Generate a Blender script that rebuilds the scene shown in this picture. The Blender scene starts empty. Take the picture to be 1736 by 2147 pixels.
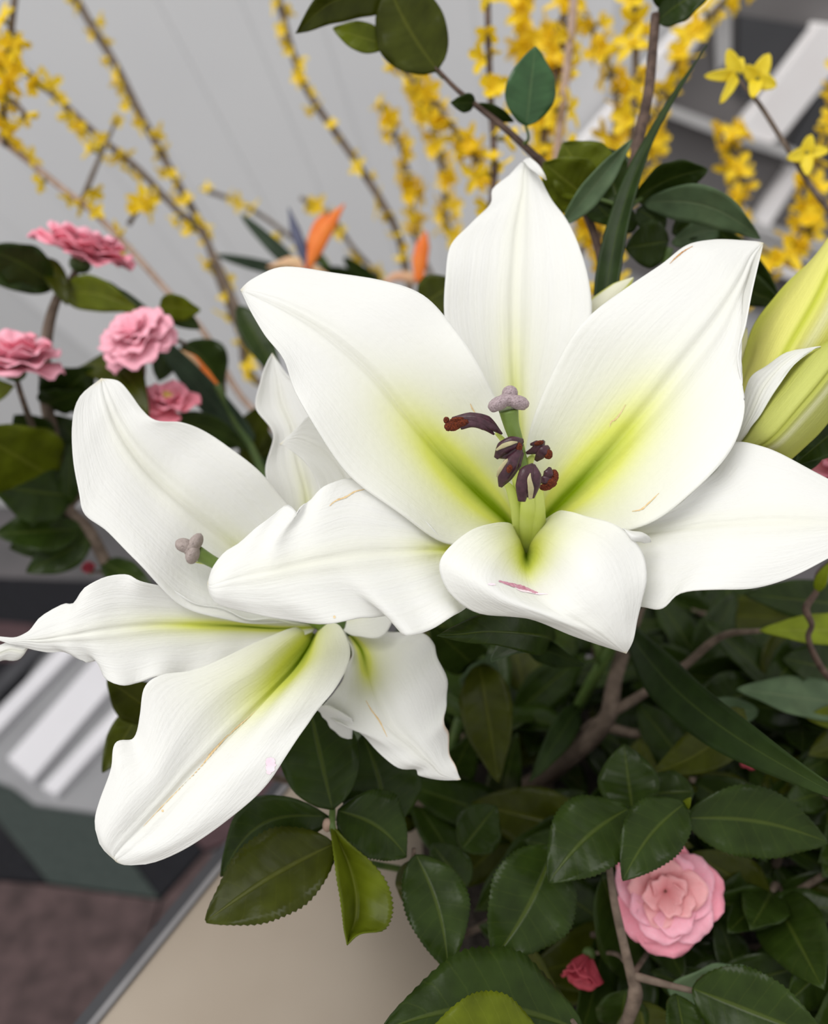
import bpy, math, random
import numpy as np
from mathutils import Vector, Matrix
random.seed(7); rng = np.random.RandomState(7)
sc = bpy.context.scene
col = sc.collection
# ------------------------------------------------------------------ camera, world, sun, exposure
W_, H_ = 1736.0, 2147.0
FPX = 1860.0
PITCH = math.radians(35)
CAM = np.array([0.0, 0.0, 1.30])
FW = np.array([0, math.cos(PITCH), -math.sin(PITCH)])
RT = np.array([1.0, 0, 0])
UP = np.array([0, math.sin(PITCH), math.cos(PITCH)])
cd = bpy.data.cameras.new('camera'); cam = bpy.data.objects.new('camera', cd); col.objects.link(cam)
cam.location = CAM; cam.rotation_euler = (math.pi/2-PITCH, 0, 0)
cd.sensor_fit = 'VERTICAL'; cd.sensor_height = 24.0; cd.sensor_width = 24.0*W_/H_
cd.lens = 24.0*FPX/H_
cd.clip_start = 0.01; cd.clip_end = 60
cd.dof.use_dof = True; cd.dof.focus_distance = 0.288; cd.dof.aperture_fstop = cd.lens/4.5
sc.camera = cam
w = bpy.data.worlds.new('overcast_sky'); sc.world = w; w.use_nodes = True
bg = w.node_tree.nodes['Background']; bg.inputs[0].default_value = (1.0, 0.995, 0.985, 1); bg.inputs[1].default_value = 0.78
sd = bpy.data.lights.new('overcast_sun_offscreen', 'SUN'); sun = bpy.data.objects.new('overcast_sun_offscreen', sd); col.objects.link(sun)
sd.energy = 1.75; sd.angle = math.radians(40); sd.color = (1.0, 0.985, 0.955)
sun.rotation_euler = (math.radians(12), math.radians(-24), 0); sun.location = (0, 0, 4)
sc.view_settings.view_transform = 'Standard'; sc.view_settings.look = 'None'
sc.view_settings.gamma = 1; sc.view_settings.use_curve_mapping = False
sc.view_settings.exposure = 0.24

# ------------------------------------------------------------------ helpers
def P(x, y, d):                      # a point d millimetres deep seen at photograph pixel x, y
    d = d/1000.0
    return CAM + d*(FW + RT*(x-W_/2)/FPX + UP*(H_/2-y)/FPX)
def PA(a):
    a = np.asarray(a, float); d = a[..., 2:3]/1000.0
    return CAM + d*(FW + RT*(a[..., 0:1]-W_/2)/FPX + UP*(H_/2-a[..., 1:2])/FPX)
def on_z(x, y, z):
    r = P(x, y, 1000)-CAM; return CAM + r*((z-CAM[2])/r[2])
def on_y(x, y, yy):
    r = P(x, y, 1000)-CAM; return CAM + r*(yy/r[1])
def tag(o, label=None, cat=None, group=None, kind=None):
    if label: o['label'] = label
    if cat: o['category'] = cat
    if group: o['group'] = group
    if kind: o['kind'] = kind
    return o
def empty(name, loc, label=None, cat=None, group=None):
    o = bpy.data.objects.new(name, None); o.empty_display_size = 0.01; col.objects.link(o)
    o.location = loc; return tag(o, label, cat, group)
def origin(p):
    l = np.zeros(3)
    while p is not None:
        l = l + np.array(p.location); p = p.parent
    return l
def mk(name, v, f, mat, parent=None, uv=None, colr=None, smooth=True, mats=None, fm=None):
    v = np.asarray(v, float)
    if parent is not None: v = v-origin(parent)
    me = bpy.data.meshes.new(name); me.from_pydata(v.tolist(), [], [tuple(int(i) for i in q) for q in f])
    if smooth: me.polygons.foreach_set('use_smooth', [True]*len(me.polygons))
    if uv is not None:
        l = me.uv_layers.new(name='UVMap'); vi = np.zeros(len(me.loops), int); me.loops.foreach_get('vertex_index', vi)
        l.data.foreach_set('uv', np.asarray(uv)[vi].ravel())
    if colr is not None:
        c = me.color_attributes.new('Col', 'FLOAT_COLOR', 'POINT')
        c.data.foreach_set('color', np.c_[np.asarray(colr), np.ones(len(v))].ravel())
    for m in (mats or [mat]): me.materials.append(m)
    if fm is not None: me.polygons.foreach_set('material_index', fm)
    o = bpy.data.objects.new(name, me); col.objects.link(o)
    if parent is not None: o.parent = parent
    return o
def cr(pts, n):                      # Catmull-Rom through rows of any shape, n samples
    p = np.asarray(pts, float); k = len(p)
    p = np.concatenate([[2*p[0]-p[1]], p, [2*p[-1]-p[-2]]])
    t = np.linspace(0, k-1-1e-9, n); i = t.astype(int); u = (t-i).reshape((-1,)+(1,)*(p.ndim-1))
    a, b, c, d = p[i], p[i+1], p[i+2], p[i+3]
    return 0.5*(2*b+(c-a)*u+(2*a-5*b+4*c-d)*u*u+(3*b-a-3*c+d)*u**3)
def grid_faces(nv, nu, wrap=False):
    f = []
    for i in range(nv-1):
        for j in range(nu if wrap else nu-1):
            k = (j+1) % nu
            f.append((i*nu+j, i*nu+k, (i+1)*nu+k, (i+1)*nu+j))
    return f
def tube_vf(pts, rad, n=None, seg=8):
    pts = np.asarray(pts, float); n = n or max(6, len(pts)*5)
    rad = np.asarray(rad, float)*np.ones(len(pts)) if np.ndim(rad) == 0 else np.asarray(rad, float)
    c = cr(pts, n) if len(pts) > 2 else np.linspace(pts[0], pts[-1], n)
    r = np.interp(np.linspace(0, 1, n), np.linspace(0, 1, len(rad)), rad)
    t = np.gradient(c, axis=0); t /= np.linalg.norm(t, axis=1)[:, None]+1e-12
    a = np.array([0.31, 0.2, 0.93]); 
    x = np.cross(t, a); x /= np.linalg.norm(x, axis=1)[:, None]; y = np.cross(t, x)
    th = np.linspace(0, 2*math.pi, seg, endpoint=False)
    v = c[:, None]+r[:, None, None]*(x[:, None]*np.cos(th)[None, :, None]+y[:, None]*np.sin(th)[None, :, None])
    v = v.reshape(-1, 3); f = grid_faces(n, seg, True)
    f.append(tuple(range(seg-1, -1, -1))); f.append(tuple(range((n-1)*seg, n*seg)))
    return v, f
def tube(name, pts, rad, mat, parent=None, n=None, seg=8):
    v, f = tube_vf(pts, rad, n, seg); return mk(name, v, f, mat, parent)
def join(parts):
    V, F, o = [], [], 0
    for v, f in parts:
        V.append(np.asarray(v)); F += [tuple(i+o for i in q) for q in f]; o += len(v)
    return np.concatenate(V), F
def box_vf(poly, h):                 # polygon (N,3) extruded along vector h
    poly = np.asarray(poly, float); n = len(poly); v = np.concatenate([poly, poly+h])
    f = [tuple(range(n-1, -1, -1)), tuple(range(n, 2*n))]+[(i, (i+1) % n, n+(i+1) % n, n+i) for i in range(n)]
    return v, f

# ------------------------------------------------------------------ materials
def nmat(name):
    m = bpy.data.materials.new(name); m.use_nodes = True; nt = m.node_tree
    return m, nt, nt.nodes['Principled BSDF']
def N(nt, t, **kw):
    n = nt.nodes.new(t)
    for k, v in kw.items():
        if k.startswith('i_'):
            key = k[2:]; n.inputs[int(key) if key.isdigit() else key].default_value = v
        else: setattr(n, k, v)
    return n
def math_(nt, op, a, b=None, clamp=False):
    n = nt.nodes.new('ShaderNodeMath'); n.operation = op; n.use_clamp = clamp
    for i, q in enumerate((a, b)):
        if q is None: continue
        if isinstance(q, (int, float)): n.inputs[i].default_value = q
        else: nt.links.new(q, n.inputs[i])
    return n.outputs[0]
def mixc(nt, fac, a, b):
    n = nt.nodes.new('ShaderNodeMix'); n.data_type = 'RGBA'
    for i, q in ((0, fac), (6, a), (7, b)):
        if isinstance(q, (int, float)): n.inputs[i].default_value = q
        elif isinstance(q, tuple): n.inputs[i].default_value = q+(1,) if len(q) == 3 else q
        else: nt.links.new(q, n.inputs[i])
    return n.outputs[2]
def translucent(nt, b, colsock, fac):
    t = N(nt, 'ShaderNodeBsdfTranslucent'); mx = N(nt, 'ShaderNodeMixShader', i_0=fac)
    if isinstance(colsock, tuple): t.inputs[0].default_value = colsock+(1,)
    else: nt.links.new(colsock, t.inputs[0])
    nt.links.new(b.outputs[0], mx.inputs[1]); nt.links.new(t.outputs[0], mx.inputs[2])
    nt.links.new(mx.outputs[0], nt.nodes['Material Output'].inputs[0])
def noisy(name, c1, c2, scale=60, rough=0.6, bump=0.2, bscale=None, metal=0, trans=0, spec=0.4, dist=0.001, detail=4):
    m, nt, b = nmat(name)
    tc = N(nt, 'ShaderNodeTexCoord'); no = N(nt, 'ShaderNodeTexNoise', i_Scale=scale, i_Detail=detail)
    nt.links.new(tc.outputs['Object'], no.inputs['Vector'])
    rp = N(nt, 'ShaderNodeMapRange', i_1=0.3, i_2=0.7); nt.links.new(no.outputs[0], rp.inputs[0])
    c = mixc(nt, rp.outputs[0], c1, c2)
    nt.links.new(c, b.inputs['Base Color']); b.inputs['Roughness'].default_value = rough
    b.inputs['Metallic'].default_value = metal; b.inputs['Specular IOR Level'].default_value = spec
    if bump:
        n2 = N(nt, 'ShaderNodeTexNoise', i_Scale=bscale or scale*3, i_Detail=3); nt.links.new(tc.outputs['Object'], n2.inputs['Vector'])
        bp = N(nt, 'ShaderNodeBump', i_Strength=bump, i_Distance=dist); nt.links.new(n2.outputs[0], bp.inputs['Height'])
        nt.links.new(bp.outputs[0], b.inputs['Normal'])
    if trans: translucent(nt, b, c, trans)
    return m
def petal_mat(name):
    m, nt, b = nmat(name)
    at = N(nt, 'ShaderNodeAttribute', attribute_name='Col')
    uv = N(nt, 'ShaderNodeUVMap'); mp = N(nt, 'ShaderNodeMapping'); mp.inputs['Scale'].default_value = (55, 7, 1)
    nt.links.new(uv.outputs[0], mp.inputs[0])
    no = N(nt, 'ShaderNodeTexNoise', i_Scale=1.0, i_Detail=4); nt.links.new(mp.outputs[0], no.inputs['Vector'])
    m2 = N(nt, 'ShaderNodeMapping'); m2.inputs['Scale'].default_value = (30, 60, 1); m2.inputs['Rotation'].default_value = (0, 0, 0.5); nt.links.new(uv.outputs[0], m2.inputs[0])
    n2 = N(nt, 'ShaderNodeTexNoise', i_Scale=1.0, i_Detail=3); nt.links.new(m2.outputs[0], n2.inputs['Vector'])
    h = math_(nt, 'ADD', no.outputs[0], math_(nt, 'MULTIPLY', n2.outputs[0], 0.7))
    bp = N(nt, 'ShaderNodeBump', i_Strength=0.28, i_Distance=0.0009); nt.links.new(h, bp.inputs['Height'])
    nt.links.new(bp.outputs[0], b.inputs['Normal']); nt.links.new(at.outputs[0], b.inputs['Base Color'])
    b.inputs['Roughness'].default_value = 0.5; b.inputs['Specular IOR Level'].default_value = 0.25
    translucent(nt, b, at.outputs[0], 0.30)
    return m
def leaf_mat(name, base, vein, rough=0.30, trans=0.10, veins=9, veinfac=0.42, spec=0.15, mottle=None):
    m, nt, b = nmat(name)
    uv = N(nt, 'ShaderNodeUVMap'); sp = N(nt, 'ShaderNodeSeparateXYZ'); nt.links.new(uv.outputs[0], sp.inputs[0])
    a = math_(nt, 'MULTIPLY', math_(nt, 'ABSOLUTE', math_(nt, 'SUBTRACT', sp.outputs[0], 0.5)), 2.0)
    mid = N(nt, 'ShaderNodeMapRange', i_1=0.075, i_2=0.03, i_3=0.0, i_4=1.0); nt.links.new(a, mid.inputs[0])
    tc = N(nt, 'ShaderNodeTexCoord'); no = N(nt, 'ShaderNodeTexNoise', i_Scale=90, i_Detail=4); nt.links.new(tc.outputs['Object'], no.inputs['Vector'])
    ph = math_(nt, 'ADD', math_(nt, 'SUBTRACT', sp.outputs[1], math_(nt, 'MULTIPLY', a, 0.13)), math_(nt, 'MULTIPLY', no.outputs[0], 0.05))
    sn = math_(nt, 'SINE', math_(nt, 'MULTIPLY', ph, veins*2*math.pi))
    sv = N(nt, 'ShaderNodeMapRange', i_1=0.95, i_2=1.0, i_3=0.0, i_4=0.28); nt.links.new(sn, sv.inputs[0])
    vm = math_(nt, 'MULTIPLY', math_(nt, 'MAXIMUM', mid.outputs[0], sv.outputs[0]), veinfac)
    rp = N(nt, 'ShaderNodeMapRange', i_1=0.3, i_2=0.7); nt.links.new(no.outputs[0], rp.inputs[0])
    dk = tuple(q*0.75 for q in base); lt = mottle or tuple(min(1, q*1.3) for q in base)
    c = mixc(nt, vm, mixc(nt, rp.outputs[0], dk, lt), vein)
    nt.links.new(c, b.inputs['Base Color']); b.inputs['Roughness'].default_value = rough; b.inputs['Specular IOR Level'].default_value = spec
    h = math_(nt, 'ADD', math_(nt, 'MULTIPLY', math_(nt, 'ADD', mid.outputs[0], math_(nt, 'MULTIPLY', sn, 0.10)), -0.6), no.outputs[0])
    bp = N(nt, 'ShaderNodeBump', i_Strength=0.35, i_Distance=0.0012); nt.links.new(h, bp.inputs['Height']); nt.links.new(bp.outputs[0], b.inputs['Normal'])
    translucent(nt, b, tuple(min(1, q*1.7) for q in base), trans)
    return m
M = {}
M['petal'] = petal_mat('lily_petal')
M['mid'] = leaf_mat('camellia_leaf', (0.0185, 0.0335, 0.0045), (0.078, 0.104, 0.016))
M['dark'] = M['mid']
M['olive'] = leaf_mat('camellia_leaf_olive', (0.043, 0.052, 0.004), (0.12, 0.13, 0.015), rough=0.3, trans=0.2)
M['bright'] = leaf_mat('camellia_leaf_young', (0.098, 0.122, 0.006), (0.21, 0.23, 0.03), trans=0.25)
M['cool'] = leaf_mat('cool_green_leaf', (0.030, 0.085, 0.026), (0.10, 0.17, 0.06), spec=0.4)
M['lime'] = leaf_mat('yellow_green_leaf', (0.20, 0.25, 0.012), (0.35, 0.38, 0.06), trans=0.3)
M['grey'] = leaf_mat('grey_green_leaf', (0.080, 0.122, 0.062), (0.15, 0.19, 0.10), rough=0.38, veins=0.5, veinfac=0.5)
M['lilyleaf'] = leaf_mat('lily_leaf', (0.016, 0.031, 0.006), (0.045, 0.07, 0.014), rough=0.42, veins=0.3, veinfac=0.7)
M['strap'] = leaf_mat('strap_leaf', (0.028, 0.045, 0.026), (0.06, 0.08, 0.05), rough=0.45, veins=0.3)
M['bark'] = noisy('grey_brown_bark', (0.075, 0.053, 0.038), (0.17, 0.125, 0.095), 160, 0.8, 0.7, 350)
M['pinkbark'] = noisy('pale_pinkish_bark', (0.26, 0.17, 0.12), (0.42, 0.30, 0.24), 160, 0.75, 0.5, 350)
M['darkbark'] = noisy('dark_bark', (0.04, 0.022, 0.016), (0.12, 0.075, 0.055), 220, 0.75, 0.8, 400)
M['greenstem'] = noisy('green_stem', (0.04, 0.08, 0.015), (0.08, 0.12, 0.025), 120, 0.5, 0.2)
M['yellow'] = noisy('forsythia_yellow', (0.90, 0.60, 0.008), (0.93, 0.72, 0.03), 150, 0.55, 0.15, trans=0.3)
M['yellowfresh'] = noisy('forsythia_lemon', (0.84, 0.66, 0.02), (0.86, 0.72, 0.05), 150, 0.5, 0.15, trans=0.3)
M['calyx'] = noisy('forsythia_calyx', (0.13, 0.12, 0.02), (0.2, 0.17, 0.03), 200, 0.6, 0)
M['pink'] = noisy('camellia_pink', (1.0, 0.34, 0.45), (1.0, 0.48, 0.58), 45, 0.5, 0.2, 120, trans=0.22, spec=0.2)
M['paleink'] = noisy('camellia_pale_pink', (1.0, 0.44, 0.56), (1.0, 0.60, 0.70), 45, 0.5, 0.2, 120, trans=0.22, spec=0.2)
M['deepink'] = noisy('camellia_deep_pink', (0.94, 0.28, 0.38), (0.95, 0.40, 0.48), 45, 0.5, 0.2, 120, trans=0.3)
M['peach'] = noisy('camellia_peach', (0.97, 0.45, 0.48), (0.98, 0.57, 0.58), 45, 0.5, 0.2, 120, trans=0.22, spec=0.2)
M['crimson'] = noisy('camellia_bud_crimson', (0.42, 0.03, 0.06), (0.55, 0.09, 0.12), 60, 0.5, 0.2, 150, trans=0.2)
M['stamen_y'] = noisy('camellia_stamen', (0.75, 0.5, 0.12), (0.85, 0.62, 0.2), 300, 0.7, 0.3)
M['anther'] = noisy('anther_maroon', (0.030, 0.009, 0.014), (0.062, 0.020, 0.032), 700, 0.38, 0.25, 1500, dist=0.0003)
M['antherback'] = noisy('anther_connective', (0.34, 0.31, 0.16), (0.42, 0.37, 0.22), 500, 0.5, 0.15, 900, dist=0.0002)
M['pollen'] = noisy('rust_pollen', (0.045, 0.008, 0.003), (0.20, 0.035, 0.006), 2200, 0.95, 1.0, 2600, dist=0.0006)
M['filament'] = noisy('filament_green', (0.68, 0.76, 0.18), (0.73, 0.80, 0.26), 120, 0.45, 0.1, trans=0.25)
M['style'] = noisy('style_green', (0.16, 0.24, 0.05), (0.20, 0.29, 0.07), 180, 0.4, 0.1, trans=0.1)
M['stigma'] = noisy('stigma_mauve', (0.25, 0.19, 0.20), (0.44, 0.35, 0.37), 1700, 0.75, 0.9, 2000, dist=0.0004)
M['stigma2'] = noisy('stigma_taupe', (0.27, 0.22, 0.20), (0.36, 0.30, 0.28), 900, 0.75, 0.6, 1500, dist=0.0003)
M['orange'] = noisy('bird_of_paradise_orange', (0.80, 0.16, 0.012), (0.84, 0.24, 0.03), 60, 0.5, 0.2, trans=0.2)
M['blue'] = noisy('blue_tongue', (0.035, 0.04, 0.085), (0.06, 0.065, 0.12), 60, 0.5, 0.2)
M['bract'] = noisy('bract_salmon', (0.55, 0.25, 0.17), (0.6, 0.42, 0.22), 60, 0.5, 0.2)
M['stain'] = noisy('pollen_stain', (0.42, 0.14, 0.22), (0.60, 0.34, 0.42), 900, 0.7, 0)
M['palestain'] = noisy('pale_pink_stain', (0.80, 0.62, 0.70), (0.84, 0.72, 0.78), 500, 0.7, 0)
M['pinkstain'] = noisy('pink_stain', (0.80, 0.56, 0.66), (0.84, 0.70, 0.76), 300, 0.7, 0)
M['brownmark'] = noisy('brown_crease', (0.62, 0.42, 0.19), (0.74, 0.60, 0.38), 900, 0.7, 0)
M['rustmark'] = noisy('rusty_edge', (0.36, 0.15, 0.04), (0.60, 0.36, 0.14), 900, 0.8, 0)
M['wall'] = noisy('grey_wall_panel', (0.62, 0.62, 0.635), (0.65, 0.65, 0.66), 3, 0.55, 0.03, 40)
M['wallback'] = noisy('grey_wall_joint', (0.52, 0.52, 0.53), (0.55, 0.55, 0.56), 3, 0.8, 0)
M['white'] = noisy('white_paint', (0.56, 0.55, 0.58), (0.60, 0.59, 0.62), 8, 0.45, 0.05)
M['whitebar'] = noisy('white_window_bar', (0.84, 0.80, 0.80), (0.88, 0.86, 0.86), 12, 0.5, 0.1)
M['greybar'] = noisy('grey_sill', (0.40, 0.39, 0.39), (0.50, 0.49, 0.49), 12, 0.5, 0.1)
M['stand_grey'] = noisy('stand_grey', (0.20, 0.20, 0.21), (0.24, 0.24, 0.25), 12, 0.5, 0.1)
M['greypanel'] = noisy('grey_spandrel', (0.13, 0.12, 0.12), (0.16, 0.15, 0.15), 6, 0.6, 0.1)
M['pane'] = noisy('dark_glass_pane', (0.028, 0.028, 0.032), (0.04, 0.04, 0.045), 6, 0.12, 0)
M['green_tile'] = noisy('green_granite', (0.030, 0.039, 0.036), (0.042, 0.052, 0.048), 90, 0.7, 0.1, spec=0.12)
M['dark_tile'] = noisy('black_granite', (0.007, 0.007, 0.009), (0.013, 0.013, 0.016), 90, 0.7, 0.1, spec=0.12)
M['red_tile'] = noisy('red_granite', (0.040, 0.028, 0.028), (0.090, 0.060, 0.060), 28, 0.75, 0.1, detail=8, spec=0.12)
M['maroon_tile'] = noisy('maroon_granite', (0.05, 0.030, 0.033), (0.075, 0.044, 0.048), 60, 0.75, 0.1, spec=0.12)
M['grout'] = noisy('floor_base', (0.06, 0.058, 0.06), (0.10, 0.09, 0.095), 6, 0.8, 0.1)
M['tan'] = noisy('champagne_metal', (0.31, 0.255, 0.20), (0.40, 0.345, 0.285), 5, 0.42, 0.06, 12, metal=0.55)
M['rimgrey'] = noisy('brushed_trim', (0.13, 0.125, 0.13), (0.19, 0.185, 0.19), 20, 0.45, 0.05)
M['rimdark'] = noisy('dark_trim', (0.025, 0.025, 0.03), (0.04, 0.04, 0.045), 20, 0.6, 0.05)
M['soil'] = noisy('dark_soil', (0.012, 0.009, 0.007), (0.03, 0.022, 0.016), 120, 0.95, 0.8, 200, dist=0.004)
M['leafbrown'] = noisy('dry_leaf_tip', (0.25, 0.13, 0.06), (0.35, 0.2, 0.1), 200, 0.7, 0)

# ------------------------------------------------------------------ setting: wall, window, floor, planter
WY = 1.90; ZF = 0.0; ZT = 0.85
wv, wf = box_vf([(-3, WY, -0.2), (3.5, WY, -0.2), (3.5, WY, 3), (-3, WY, 3)], (0, 0.15, 0))
wall = tag(mk('wall_back', wv, wf, M['wallback'], smooth=False), 'pale grey panelled wall behind the flowers', kind='structure')
xs = [-700, -480, -260, -40, 145, 330, 505, 660, 815, 990, 1180, 1290]
sl = lambda x: 0.6*(1-(x-225)/925.0)
for a, b in zip(xs[:-1], xs[1:]):
    g = 0.7; y0, y1 = -700, 1230
    q = [on_y(a+g+sl(a)*y0, y0, WY), on_y(b-g+sl(b)*y0, y0, WY), on_y(b-g*0.5+sl(b)*y1, y1, WY), on_y(a+g*0.5+sl(a)*y1, y1, WY)]
    v, f = box_vf(q, (0, -0.003, 0)); mk('panel', v, f, M['wall'], wall, smooth=False)
# window at the upper right of the wall: dark panes, grey spandrels, white bars
win = tag(empty('window_1', on_y(1600, 300, WY), 'slanting white framed window with dark panes and grey sills'), kind='structure')
def onwall(name, poly, y0, th, mat, par):
    v, f = box_vf([on_y(x, y, WY-y0) for x, y in poly], (0, -th, 0)); return mk(name, v, f, mat, par, smooth=False)
onwall('spandrel', [(1500, -120), (1480, 0), (1330, 250), (1300, 560), (1760, 700), (2100, 720), (2100, -200)], 0.013, 0.012, M['greypanel'], win)
onwall('pane', [(1545, 30), (1730, 60), (1730, 110), (1660, 160), (1600, 215), (1540, 200)], 0.026, 0.012, M['pane'], win)
onwall('pane', [(1650, 300), (1745, 130), (1900, 160), (1900, 400), (1700, 330)], 0.026, 0.012, M['pane'], win)
onwall('pane', [(1375, 130), (1415, 120), (1405, 215), (1370, 205)], 0.026, 0.012, M['pane'], win)
onwall('pane', [(1560, 330), (1645, 345), (1570, 440), (1540, 420)], 0.026, 0.008, M['greypanel'], win)
onwall('mullion', [(1490, -30), (1530, -30), (1300, 300), (1225, 330), (1205, 300)], 0.026, 0.04, M['whitebar'], win)  # lit edge of the wall, its brightness put into a white bar
onwall('mullion', [(1532, 268), (1700, 45), (1790, 55), (1745, 120), (1628, 268), (1600, 288)], 0.026, 0.05, M['whitebar'], win)
onwall('sill', [(1370, 205), (1520, 262), (1665, 308), (1660, 326), (1515, 280), (1366, 224)], 0.026, 0.06, M['greybar'], win)
onwall('mullion', [(1645, 340), (1672, 350), (1600, 462), (1572, 452)], 0.026, 0.04, M['whitebar'], win)
onwall('sill', [(1385, 378), (1480, 402), (1560, 430), (1556, 448), (1475, 424), (1380, 400)], 0.026, 0.06, M['greybar'], win)
onwall('sill', [(1500, 432), (1760, 512), (1755, 534), (1495, 454)], 0.026, 0.06, M['greybar'], win)
onwall('sill', [(1560, 480), (1760, 545), (1755, 562), (1555, 497)], 0.026, 0.06, M['greybar'], win)
onwall('sill', [(1560, 520), (1760, 585), (1755, 602), (1555, 537)], 0.026, 0.06, M['whitebar'], win)
onwall('mullion', [(1490, -40), (1530, -40), (1530, 120), (1500, 150)], 0.026, 0.01, M['greybar'], win)
# floor and its granite slabs
fv, ff = box_vf([(-4, -1.5, -0.03), (4, -1.5, -0.03), (4, WY+0.1, -0.03), (-4, WY+0.1, -0.03)], (0, 0, 0.02))
floor = tag(mk('floor', fv, ff, M['grout'], smooth=False), 'granite floor of green, black and red slabs', kind='structure')
def tile(poly, mat, g=0.003):
    q = np.array([on_z(x, y, -0.012) for x, y in poly]); c = q.mean(0); dv = c-q
    q = q+dv/np.linalg.norm(dv, axis=1)[:, None]*g
    v, f = box_vf(q, (0, 0, 0.012)); return mk('slab', v, f, M[mat], floor, smooth=False)
tile([(-120, 1570), (90, 1600), (160, 1655), (340, 1895), (105, 1862), (0, 1735)], 'green_tile')
tile([(160, 1655), (260, 1600), (430, 1795), (340, 1895)], 'dark_tile')
tile([(-120, 1570), (0, 1735), (105, 1862), (-120, 1845)], 'dark_tile')
tile([(-120, 1845), (105, 1862), (340, 1895), (240, 2260), (-120, 2260)], 'red_tile')
tile([(340, 1895), (430, 1795), (700, 1850), (700, 2260), (240, 2260)], 'red_tile')
tile([(260, 1600), (620, 1500), (760, 1650), (430, 1795)], 'maroon_tile')
tile([(-120, 1390), (-120, 1570), (90, 1600), (160, 1655), (260, 1600), (200, 1400)], 'dark_tile')
tile([(-120, 1300), (-120, 1390), (200, 1400), (300, 1340)], 'maroon_tile')
tile([(-120, 1215), (-120, 1300), (300, 1340), (330, 1230)], 'dark_tile')
tile([(200, 1400), (260, 1600), (620, 1500), (500, 1350), (300, 1340)], 'dark_tile')
onfl = on_z(120, 2120, 0.0)
# planter: champagne ledge, trims, sides, soil
pl = empty('flower_planter', on_z(620, 1900, ZT)*np.array([1, 1, 0]), 'champagne metal planter ledge with dark trimmed edge under the shrubs', 'planter')
eA, eB = on_z(196, 2147, ZT), on_z(640, 1600, ZT)
ed = (eB-eA); ed[2] = 0; L = np.linalg.norm(ed); ed /= L; en = np.array([ed[1], -ed[0], 0])   # en points to the planter side
a0 = eA-ed*0.5; b0 = eB+ed*0.16
ws = 1.2
top = [a0, a0+en*ws, b0+en*ws, b0]
v, f = box_vf(np.array(top)-np.array([0, 0, 0.03]), (0, 0, 0.03)); mk('ledge', v, f, M['tan'], pl, smooth=False)
def strip(o0, o1, z0, z1, mat, name):
    q = [a0-en*o1, a0-en*o0, b0-en*o0, b0-en*o1]
    v, f = box_vf(np.array(q)+np.array([0, 0, z0]), (0, 0, z1-z0)); mk(name, v, f, M[mat], pl, smooth=False)
strip(-0.002, 0.0015, -0.02, 0.002, 'rimgrey', 'trim')
strip(0.0015, 0.0085, -0.03, 0.0, 'rimdark', 'trim')
v, f = box_vf(np.array([a0+en*0.004, a0+en*ws, b0+en*ws, b0+en*0.004])-np.array([0, 0, ZT]), (0, 0, ZT-0.03)); mk('body', v, f, M['rimdark'], pl, smooth=False)
# soil mound
n1, n2 = 30, 24
sp = []
for i in range(n1):
    for j in range(n2):
        u, t = i/(n1-1), j/(n2-1)
        lft = np.interp(u, [0, 0.25, 0.5, 1], [1160, 1010, 890, 870]); y = 2400-u*1010
        q = on_z(lft+(2700-lft)*t, y, ZT); e = min(1, 6*min(u+.02, 1-u, t, 1-t))
        sp.append(q+np.array([0, 0, 0.001+e*(0.012+0.006*rng.rand())]))
soil = mk('soil', sp, grid_faces(n1, n2), M['soil']); tag(soil, 'dark potting soil shaded beneath the shrubs', 'soil', kind='stuff')
# white slatted stand lying on the floor
st = empty('slatted_stand', on_z(130, 1640, 0), 'white slatted metal stand lying on the granite floor', 'stand')
def lay(name, poly, z0, h, mat):
    v, f = box_vf([on_z(x, y, z0) for x, y in poly], (0, 0, h)); return mk(name, v, f, M[mat], st, smooth=False)
lay('base_panel', [(-60, 1620), (30, 1655), (75, 1690), (230, 1712), (420, 1480), (260, 1330), (120, 1330)], 0.0, 0.006, 'stand_grey')
lay('slat', [(20, 1600), (72, 1645), (300, 1378), (250, 1335)], 0.006, 0.014, 'white')
lay('slat', [(-60, 1560), (-35, 1580), (190, 1345), (165, 1330)], 0.006, 0.014, 'white')
lay('slat', [(92, 1660), (122, 1676), (300, 1478), (278, 1462)], 0.006, 0.014, 'white')
lay('edge_rail', [(-80, 1520), (-60, 1540), (130, 1340), (110, 1325)], 0.0, 0.02, 'rimdark')

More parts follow.
